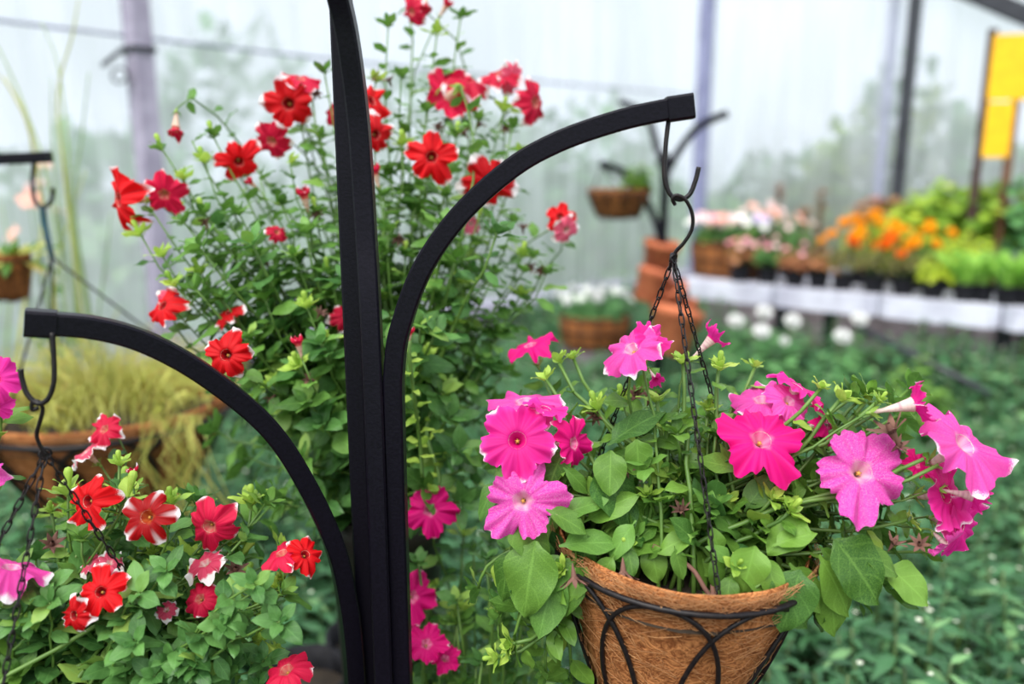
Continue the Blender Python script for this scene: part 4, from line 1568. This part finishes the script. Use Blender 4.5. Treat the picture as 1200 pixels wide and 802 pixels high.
# ------------------------------------------------------------------ plants on the bench
bid = 0
G1 = 'potted plants on the white bench'
row = [
    (868, .14, 'potted_begonia', 'potted begonia with rosy pink blooms at the bench end beside the coir trough', 'begonia', M_rust, 'broad', .05, ['rosy', 'peach'], 9, .026, .13, .15),
    (900, .16, 'potted_begonia', 'potted begonia with pale pink blooms next to the rosy begonia', 'begonia', M_leafC, 'broad', .05, ['blush', 'rosy'], 8, .026, .14, .17),
    (930, .14, 'potted_begonia', 'potted bronze-leaved begonia with few flowers on the bench edge', 'begonia', M_rust, 'broad', .05, ['rosy'], 4, .02, .13, .14),
    (958, .15, 'potted_coleus', 'potted bronze and green foliage plant beside the marigolds', 'plant', M_rust, 'ovate', .06, None, 0, .02, .14, .15),
    (988, .16, 'potted_marigold', 'potted marigold with golden yellow heads beside the bronze foliage plant', 'marigold', M_olive, 'lance', .05, ['orange', 'orange', 'amber'], 6, .036, .16, .2),
    (1022, .16, 'potted_marigold', 'potted marigold with deep orange heads in the middle of the marigolds', 'marigold', M_olive, 'lance', .05, ['amber', 'orange'], 6, .036, .17, .22),
    (1056, .16, 'potted_marigold', 'potted marigold with orange heads beside the lime foliage plant', 'marigold', M_olive, 'lance', .05, ['orange', 'amber', 'orange'], 8, .036, .17, .2),
    (1094, .14, 'potted_coleus', 'potted lime-yellow foliage plant between marigolds and grasses', 'plant', M_lime, 'ovate', .07, None, 0, .02, .13, .15),
]
for i, (px, d, nm, lab, cat, lm, kd, lf, fl, nf, fr, rad, h) in enumerate(row):
    potted(nm, lab, cat, on_bench(px, d), .07, .10, rad, h, lm, kd, lf, 14, fl, nf, fr, G1, i + 1)
# second row, half hidden
for i, (px, d, nm, lab, cat, lm, kd, lf, fl, nf, fr, rad, h) in enumerate([
    (890, .5, 'potted_cyclamen', 'tall pale-flowered potted plant behind the coir trough', 'plant', M_leafC, 'broad', .06, ['blush', 'peach', 'blush'], 14, .03, .18, .34),
    (925, .55, 'potted_geranium', 'potted geranium with peach blooms behind the begonias', 'geranium', M_leafC, 'broad', .06, ['peach', 'blush'], 10, .028, .16, .26),
    (1010, .5, 'potted_marigold', 'taller yellow marigold in the second row of the bench', 'marigold', M_lime, 'lance', .06, ['orange', 'orange'], 9, .04, .2, .28),
    (1070, .45, 'potted_marigold', 'yellow marigold in the second row near the wooden stakes', 'marigold', M_leafA, 'lance', .06, ['orange'], 7, .036, .18, .24),
    (1120, .55, 'potted_coleus', 'yellow-green foliage plant at the foot of the wooden stakes', 'plant', M_lime, 'ovate', .08, None, 0, .02, .2, .25),
]):
    potted(nm, lab, cat, on_bench(px, d), .08, .12, rad, h, lm, kd, lf, 16, fl, nf, fr, G1, i + 30)
# clumps of bright grass
for i, (px, d) in enumerate(((1128, .13), (1152, .17), (1176, .13), (1200, .17), (1222, .15))):
    c = on_bench(px, d)
    root = thing('potted_grass', 'potted clump of bright green grass at the grassy end of the bench', 'grass', c, 'grass pots on the bench')
    nursery_pot(root, c, .065, .10)
    r2 = random.Random(i + 70)
    for k in range(46):
        a = r2.uniform(0, 6.28)
        o = Vector((math.cos(a), math.sin(a), 0))
        inst('blade', leaf_me('blade', r2.randrange(5), M_grassg), root, frame(c + Z * .09 + o * r2.uniform(0, .05), o * r2.uniform(.1, .5) + Z, o * -1, r2.uniform(.12, .21)))
# big leafy plants behind the stakes
BIG = [(1075, 1.2, .42, .30, M_bigleaf, 'leafy yellow-green shrub in a pot by the dark post'), (1110, 1.0, .52, .32, M_bigleaf, 'tall broad-leaved shrub in a pot between dark post and stakes'),
       (1150, 1.15, .5, .34, M_bigleaf, 'broad-leaved shrub in a pot behind the wooden stakes'), (1200, 1.0, .52, .3, M_bush, 'dark green broad-leaved shrub in a pot beyond the yellow boards'), (1030, 1.25, .36, .22, M_rust, 'rusty-leaved shrub in a pot on the bench by the pale post'),
       (1055, .8, .3, .24, M_lime, 'lime-leaved bushy plant in a pot behind the marigolds')]
for i, (px, d, h, rad, lm, lab) in enumerate(BIG):
    potted('potted_shrub', lab, 'shrub', on_bench(px, d), .12, .16, rad, h, lm, 'broad', .14, 16, None, 0, .02, G1, i + 50, 5)
for i, (px, d, h, m) in enumerate(((955, .9, .42, M_rust), (938, .75, .3, M_rust), (908, .95, .46, M_rust))):
    c = on_bench(px, d)
    lab = ['rusty flower spike in a pot in front of the film wall', 'short rusty flower spike behind the begonias', 'tall peach-brown flower spike behind the pale blooms'][i]
    root = thing('potted_amaranth', lab, 'plant', c, G1)
    nursery_pot(root, c, .07, .11)
    r2 = random.Random(i + 90)
    MB().tube([c + Z * .08, c + Z * (h + .1)], .006, 6).build('stem', M_stem_d, root)
    mb = MB()
    for k in range(130):
        z = r2.uniform(.05, h + .1)
        a = r2.uniform(0, 6.28)
        o = Vector((math.cos(a), math.sin(a), .5))
        up_ = z > h * .45
        mb.mesh(*LEAVES['ovate'][k % 5], frame(c + Z * (z + .05), o, Z, .05 if up_ else .09))
    mb.build('spike', m, root)

# ------------------------------------------------------------------ yellow boards on stakes
M_yel = plain('yellow_sticky_board', srgb(252, 196, 6), srgb(244, 178, 2), 14, .45, jitter=.1)
M_wood = plain('brown_stake_wood', srgb(120, 78, 52), srgb(78, 48, 34), 12, .75, 0, .3, (1, 1, .1))
M_woodd = plain('dark_stake_wood', srgb(70, 44, 42), srgb(44, 28, 28), 12, .75, 0, .3, (1, 1, .1))


def stake(px0, py0, t, m, nm, lab, wid=.045):
    q = P(px0, py0, t)
    root = MB().sweep([Vector((q.x, q.y, BENCH_Z)), q], B_D, wid, .05, .08).build(nm, m, None, False)
    return tag(root, lab, 'stake'), q


s1, q1 = stake(1164, 34, 4.75, M_woodd, 'wooden_stake', 'dark wooden stake at the marigold side of the yellow boards')
s2, q2 = stake(1199, 46, 4.72, M_wood, 'wooden_stake', 'brown wooden stake at the grass side of the yellow boards')
ax = (q2 - q1)
ax.z = 0
wd_ = ax.length
ax.normalize()
for (x0, x1, y0, y1, dz, lab) in ((.0, 1.35, 40, 116, -.035, 'upper yellow sticky board fixed across the wooden stakes'), (.05, .93, 118, 184, -.03, 'lower yellow sticky board hanging below the upper one')):
    za, zb = P(1180, y0, 4.7).z, P(1180, y1, 4.7).z
    c = q1 + ax * wd_ * (x0 + x1) / 2
    c.z = (za + zb) / 2
    nrm = ax.cross(Z).normalized()
    nrm = nrm if nrm.dot(CAM - c) > 0 else -nrm
    tag(MB().box(c + nrm * (-dz), ax, nrm, Z, wd_ * (x1 - x0), .008, za - zb).build('yellow_board', M_yel, None, False), lab, 'board')

# ------------------------------------------------------------------ the far plant stand with its pots and baskets
FS = P(772, 400, 4.35)
FS.z = 0
fst = thing('plant_stand', 'far black plant stand threaded with tilted terracotta pots', 'plant stand', FS)


def fbar(pts, w_=.038, nm='arm'):
    return MB().sweep(catmull(pts, 6), Vector((0.2, 1, 0)).normalized(), w_, w_, .1).build(nm, M_black, fst, False)


tz = lambda py: P(772, py, 4.25).z
fbar([FS, FS + Z * .8, FS + Z * tz(190) * .98, P(775, 190, 4.22), P(780, 185, 4.22)], .045, 'upright')
fbar([Vector((FS.x, FS.y, tz(300))), Vector((FS.x + .005, FS.y, tz(250))), P(782, 205, 4.2), P(795, 178, 4.18), P(815, 152, 4.15), P(835, 140, 4.12), P(853, 133, 4.1)])
fbar([Vector((FS.x, FS.y, tz(330))), Vector((FS.x - .005, FS.y, tz(285))), P(762, 245, 4.25), P(748, 220, 4.25), P(728, 200, 4.24), P(703, 192, 4.22)])
fbar([Vector((FS.x, FS.y, tz(260))), Vector((FS.x - .005, FS.y, tz(200))), P(770, 175, 4.35), P(762, 145, 4.5), P(745, 128, 4.6), P(728, 120, 4.7)])
M_terra = plain('terracotta', srgb(206, 118, 78), srgb(170, 86, 56), 16, .8, 0, .2, jitter=.2)
for i, (px, py, r, tx, ty) in enumerate(((773, 302, .098, 6, 8), (763, 336, .098, -8, 20), (793, 352, .085, 6, -24), (788, 388, .14, -8, 14), (803, 372, .09, -12, -20))):
    c = P(px, py, 4.3 - .02 * (i % 2) + (.12 if i == 4 else 0))
    M = Matrix.Translation(c) @ Matrix.Rotation(math.radians(tx), 4, 'X') @ Matrix.Rotation(math.radians(ty), 4, 'Y')
    k = thing('terracotta_pot', ['topmost terracotta pot on the far stand, tipped back', 'small terracotta pot second from the top of the far stand', 'terracotta pot tipped towards the coir trough on the far stand', 'largest terracotta pot lowest on the far stand', 'terracotta pot lodged behind the largest one on the far stand'][i], 'pot', c, 'terracotta pots on the far stand')
    MB().lathe([(.001, -r * .9), (r * .62, -r * .9), (r * .70, -r * .86), (r * .9, r * .5), (r * .97, r * .52), (r * 1.0, r * .9), (r * .93, r * .92), (r * .86, r * .4), (r * .6, -r * .6)], 28, M).build('body', M_terra, k)
    MB().lathe([(.001, r * .5), (r * .9, r * .48)], 16, M).build('soil', M_soil, k)

# hanging basket on its left arm
fb = P(725, 226, 4.22)
k = thing('hanging_basket', 'shallow coir hanging basket on the far black stand', 'basket', fb - Z * .14)
basket(k, Matrix.Translation(fb), .168, .135, False, 10, 0, M_coir_d, 8, flat=.55)
for a in (.5, 2.6, 4.7):
    MB().tube([P(705, 196, 4.22), fb + Vector((.15 * math.cos(a), .15 * math.sin(a), 0))], .004, 5).build('chain', M_wire, k)
potted('trailing_plant', 'rounded green plant in the shallow coir basket of the far stand', 'plant', fb - Z * .02 + Vector((.09, 0, 0)), 0, 0, .1, .17, M_leafA, 'ovate', .06, 12, None, 0, seed=61, pot=False)


# coir trough on the bench end and the planter with white flowers
def trough(name, label, c, ax_, L, W, H, m):
    root = thing(name, label, 'planter', c)
    M = Matrix.Translation(c) @ Matrix.Rotation(math.atan2(ax_.y, ax_.x), 4, 'Z') @ Matrix.Diagonal((L, W, 1, 1))
    MB().lathe([(.001, 0), (.42, 0), (.46, .02), (.5, H), (.47, H + .01), (.45, H - .03)], 40, M, .05, 5).build('liner', m, root)
    MB().lathe([(.001, H - .03), (.46, H - .04)], 24, M).build('soil', M_soil, root)
    for q in (.04, .5, 1.0):
        rr = (.46 + .04 * q) * 1.03
        MB().tube([M @ Vector((rr * math.cos(2 * PI * i / 36), rr * math.sin(2 * PI * i / 36), .02 + (H - .02) * q)) for i in range(36)], .005, 6, closed=True).build('hoop_wire', M_wire, root)
    for i in range(12):
        a = 2 * PI * i / 12
        MB().tube([M @ Vector((.475 * math.cos(a), .475 * math.sin(a), .02)), M @ Vector((.515 * math.cos(a), .515 * math.sin(a), H))], .004, 5).build('upright_wire', M_wire, root)
    return root


tc_ = on_bench(852, .3)
trough('coir_trough', 'long coir trough in a wire frame on the bench behind the far stand', tc_, B_D, .52, .3, .22, M_coir_d)
for i, dx in enumerate((-.15, 0, .15)):
    potted('cyclamen', ['cyclamen with white, blush and lilac blooms in the coir trough', 'cyclamen with blush and peach blooms in the coir trough', 'cyclamen with rosy and white blooms in the coir trough'][i], 'cyclamen', tc_ + B_D * dx + Z * .19, 0, 0, .13, .2, M_leafC, 'broad', .06, 10, [['blush', 'tiny', 'lilac'], ['blush', 'peach'], ['tiny', 'blush', 'rosy']][i], 11, .036, 'cyclamens in the trough', 80 + i, 5, False, 1.1)
wc = P(697, 398, 4.9)
wc.z = max(0, wc.z - .05)
ped = MB().box(Vector((wc.x, wc.y, wc.z / 2 - .002)), RIGHT, Vector((0, 1, 0)), Z, .42, .3, wc.z - .004, .04).build('concrete_plinth', M_conc, None, False)
tag(ped, 'grey concrete plinth under the planter of white flowers', 'plinth')
trough('coir_trough', 'low coir trough with white flowers by the grey kerb wall', wc, RIGHT, .42, .3, .19, M_coir_d)
for i, dx in enumerate((-.09, .09)):
    potted('white_begonia', 'green plant with small white flowers in the low coir trough', 'begonia', wc + RIGHT * dx + Z * .16, 0, 0, .13, .16, M_bush, 'broad', .06, 11, ['tiny', 'white'], 10, .03, 'white flowers in the low trough', 84 + i, 5, False, 1.1)

# white-flowered plants below the bench edge
for i, (px, py, t) in enumerate([(893, 366, 4.3), (890, 388, 4.15), (926, 376, 4.3), (984, 394, 4.1), (860, 376, 4.4), (1004, 374, 4.3)]):
    c = P(px, py, t)
    h = c.z
    g = Vector((c.x, c.y, 0))
    root = thing('white_zinnia', 'white-flowered leafy plant growing below the front edge of the bench', 'plant', g, 'white flowers below the bench')
    L, S = whorl_plant(random.Random(i + 7), 10, .2, h - .05, .1, 'broad', M_bush, 5)
    mb = MB()
    for M, kd, v, low, z in L:
        mb.mesh(*LEAVES[kd][v], Matrix.Translation(g) @ M)
    mb.build('foliage', M_bush, root)['kind'] = 'stuff'
    MB().tube([g, c], .006, 6).build('stem', M_stem_d, root)
    for k, (dx, dy, r) in enumerate(((0, 0, .046), (.12, -.05, .026))[: 2 if i % 3 == 1 else 1]):
        inst('flower', FL['white'], root, Matrix.Translation(c + Vector((dx, -.03, dy))) @ D(0, .6, .8).to_track_quat('Z', 'Y').to_matrix().to_4x4() @ Matrix.Scale(r, 4))
potted('lime_bush', 'bright lime-leaved bush among the bedding below the bench', 'plant', Vector((P(1075, 425, 3.7).x, P(1075, 425, 3.7).y, 0)), 0, 0, .2, .62, M_leafA, 'broad', .1, 12, None, 0, seed=95, pot=False)

# ------------------------------------------------------------------ left side: yellow grass basket, reeds, second stand
YH = P(40, 195, 1.95)
YB = Vector((YH.x + .09, YH.y + .05, P(80, 497, 2.0).z))
st2 = thing('hanging_bracket', 'black arm with a hook reaching in beside the reeds', 'bracket', Vector((YH.x - .75, YH.y + .1, 0)))
b0 = Vector((YH.x - .75, YH.y + .1, 0))
MB().sweep(catmull([b0, b0 + Z * 1.0, Vector((b0.x, b0.y, YH.z - .25)), P(-180, 215, 1.97), P(-70, 192, 1.95), P(58, 184, 1.93)], 8), Vector((.13, 1, 0)).normalized(), .026, .026, .1).build('arm', M_black, st2, False)
wire([P(40, 188, 1.93), P(38, 215, 1.93), P(41, 236, 1.94), P(50, 243, 1.94), P(60, 236, 1.94), P(62, 220, 1.93)], .005, st2)
yb = thing('hanging_basket', 'big coir hanging basket overflowing with yellow-green grass', 'basket', YB - Z * .26)
basket(yb, Matrix.Translation(YB), .32, .26, True, 10, 500, M_coir, 9, lip=.03)
wire([P(50, 243, 1.94), P(52, 262, 1.95), P(57, 285, 1.96), P(61, 302, 1.97)], .007, yb, 'hook', plain('teal_hanger', srgb(40, 80, 96), srgb(30, 60, 76), 20, .5))
for a in (.35, 2.5, 4.4):
    MB().tube([P(61, 302, 1.97), YB + Vector((.32 * math.cos(a), .32 * math.sin(a), 0))], .003, 5).build('chain', M_wire, yb)
yg = thing('feather_grass', 'fine yellow-green grass spilling from the big coir basket', 'grass', YB)
r2 = random.Random(33)
for k in range(150):
    a = r2.uniform(0, 6.28)
    q = math.sqrt(r2.random())
    o = Vector((math.cos(a), math.sin(a), 0))
    drp = q > .8
    d = o * r2.uniform(.1, .6) + Z * (r2.uniform(.5, .8) if drp else r2.uniform(.7, 1.3))
    inst('blade', leaf_me('blade', r2.randrange(5), M_straw), yg, frame(YB + o * q * .24, d, Z - o * .3, r2.uniform(.06, .15)))
mb = MB()
for k in range(520):
    a = r2.uniform(0, 6.28)
    q = .72 * math.sqrt(r2.random())
    o = Vector((math.cos(a), math.sin(a), 0))
    p = YB + o * q * .3
    ln = r2.uniform(.1, .24) * (1.1 - .5 * q)
    mb.tube([p, p + o * ln * .35 * q + Z * ln * .6 + rvec() * .01, p + o * ln * .9 * (.3 + q) + Z * ln * (.95 - .4 * q) + rvec() * .02, p + o * ln * 1.1 * (.3 + q) + Z * ln * (.9 - .8 * q)], .0011, 3, cap=False)
for k in range(34):     # tuft hanging over the rim
    p = P(r2.uniform(190, 240), 505, 1.9)
    mb.tube([p, p + Vector((r2.uniform(-.05, .05), -.03, .05)), p + Vector((r2.uniform(-.08, .08), -.06, -.05)), p + Vector((r2.uniform(-.1, .1), -.05, -.19))], .0012, 3, cap=False)
mb.build('fine_blades', M_straw, yg)['kind'] = 'stuff'

rd = P(60, 480, 2.6)
rd.z = 0
reed = thing('reed_clump', 'tall thin reeds standing before the long film wall', 'reed', rd)
for i, pts in enumerate([[(75, 200), (68, 110), (85, 40), (92, 0)], [(85, 260), (78, 150), (66, 70), (48, 25)], [(60, 230), (30, 130), (0, 60), (-30, 10)], [(40, 180), (15, 110), (-10, 80)], [(88, 250), (96, 160), (104, 85)],
                         [(70, 250), (62, 170), (60, 90)], [(20, 450), (30, 350), (50, 260), (35, 150), (5, 90)], [(100, 430), (88, 330), (85, 260)], [(120, 450), (115, 380), (125, 300), (130, 250)], [(125, 470), (125, 400), (140, 360)], [(30, 520), (50, 440), (62, 380), (40, 290)],
                         [(8, 420), (14, 320), (2, 240)], [(72, 480), (60, 400), (70, 300), (100, 200)]]):
    q = [P(x, y, 2.5 + .03 * i) for x, y in pts]
    q = [Vector((rd.x + rnd(-.1, .1), rd.y + rnd(-.1, .1), 0)), Vector((q[0].x, q[0].y, q[0].z * .6))] + q
    MB().tube(catmull(q, 5), lambda u: .007 * (1 - .75 * u), 5).build('blade', M_reed if i % 3 else M_straw, reed)
for i, (px, py, t) in enumerate([(10, 250, 2.3)]):
    c = P(px, 305, 2.3)
    k = thing('hanging_basket', 'small brown coir ball basket with yellowing fronds by the reeds', 'basket', c - Z * .09)
    basket(k, Matrix.Translation(c), .06, .12, False, 8, 0, M_coir_d, 12, flat=.6)
    MB().tube([c + Vector((-.06, 0, 0)), P(-12, 150, 2.3), P(-16, -40, 2.3)], .003, 5).build('cord', M_wire, k)
    fr_ = thing('fern', 'yellowing fern fronds in the small coir ball basket', 'fern', c)
    for j in range(26):
        a = j * 2.4
        o = Vector((math.cos(a), math.sin(a), 0))
        inst('frond', leaf_me('lance', j % 5, M_straw if j % 2 else M_leafA), fr_, frame(c + o * .03, o + Z * rnd(-.3, 1.6), Z, rnd(.06, .11)))

# pink flower seen behind the hook
potted('pale_peach_rose', 'blurred peach-flowered plant against the long film wall', 'plant', Vector((P(72, 470, 3.7).x, P(72, 470, 3.7).y, 0)), .1, .2, .12, 1.25, M_leafC, 'ovate', .07, 9, ['peach', 'blush'], 5, .05, seed=99)

# ------------------------------------------------------------------ shrubs outside, seen through the film
def shrub(name, label, c, rx, rz, lm, seed, n=420, lf=.2, kind='ovate'):
    rs_ = random.Random(seed)
    root = thing(name, label, 'shrub', c, 'shrubs outside the film')
    mb = MB()
    for i in range(n):
        v = Vector((rs_.gauss(0, 1), rs_.gauss(0, 1), rs_.gauss(0, 1))).normalized() * rs_.uniform(.35, 1) ** .5
        p = c + Vector((v.x * rx, v.y * rx, rz + v.z * rz))
        mb.mesh(*LEAVES[kind][i % 5], frame(p, v + Vector((rs_.uniform(-.6, .6), rs_.uniform(-.6, .6), rs_.uniform(-.3, .6))), Z + v, lf * rs_.uniform(.6, 1.3)))
    mb.build('foliage', lm, root)['kind'] = 'stuff'
    MB().tube([c - Z * .1, c + Z * rz], lambda u: .05 * (1 - .5 * u), 7).build('trunk', M_woodd, root)
    return root


rs = random.Random(5)
OUT = -N_R
lists = [(835, 1.0, .9, M_bush), (880, .8, .9, M_bush), (925, .7, 1.0, M_lime), (960, .9, 1.1, M_bigleaf), (990, .9, 1.35, M_bush), (1030, .7, 1.15, M_lime), (1080, .9, 1.05, M_bush), (1130, 1.0, .9, M_bush), (1190, 1.0, .95, M_bush), (1250, 1.0, 1.0, M_bush)]
for i, (px, rx, rz, lm) in enumerate(lists):
    q = on_wall(px, 250, CORNER, E_R, N_R) + OUT * (rx * .7 + .5 + .3 * (i % 3))
    q.z = -.15
    shrub('garden_shrub', {M_bush.name: 'dark green garden shrub showing dimly through the end film wall', M_lime.name: 'lime-yellow garden shrub showing dimly through the end film wall', M_bigleaf.name: 'broad-leaved light green shrub showing through the end film wall'}[lm.name], q, rx * .6, rz, lm, i + 300)
for i, (s, rx, rz) in enumerate(((-1.5, .9, .7), (.3, .8, .6), (1.6, .9, .75), (2.8, 1.0, .7), (4.0, 1.0, .95), (5.0, 1.1, 1.1), (5.9, 1.0, 1.2), (-3, 1, .8))):
    q = A0 + E_L * s - N_L * (1.3 + .4 * (i % 2))
    q.z = -.15
    shrub('garden_shrub', 'leafy garden shrub showing dimly through the long film wall', q, rx * .7, rz, M_bush, i + 330)

for i in range(9):
    q = A0 + E_L * (-7 + 2.2 * i) - N_L * (4.5 + 1.2 * (i % 2))
    q.z = -.15
    shrub('garden_shrub', 'large hedge shrub standing far beyond the long film wall', q, 1.12, .95 + .25 * (i * 7 % 4), M_bush, i + 400, 500, .32)
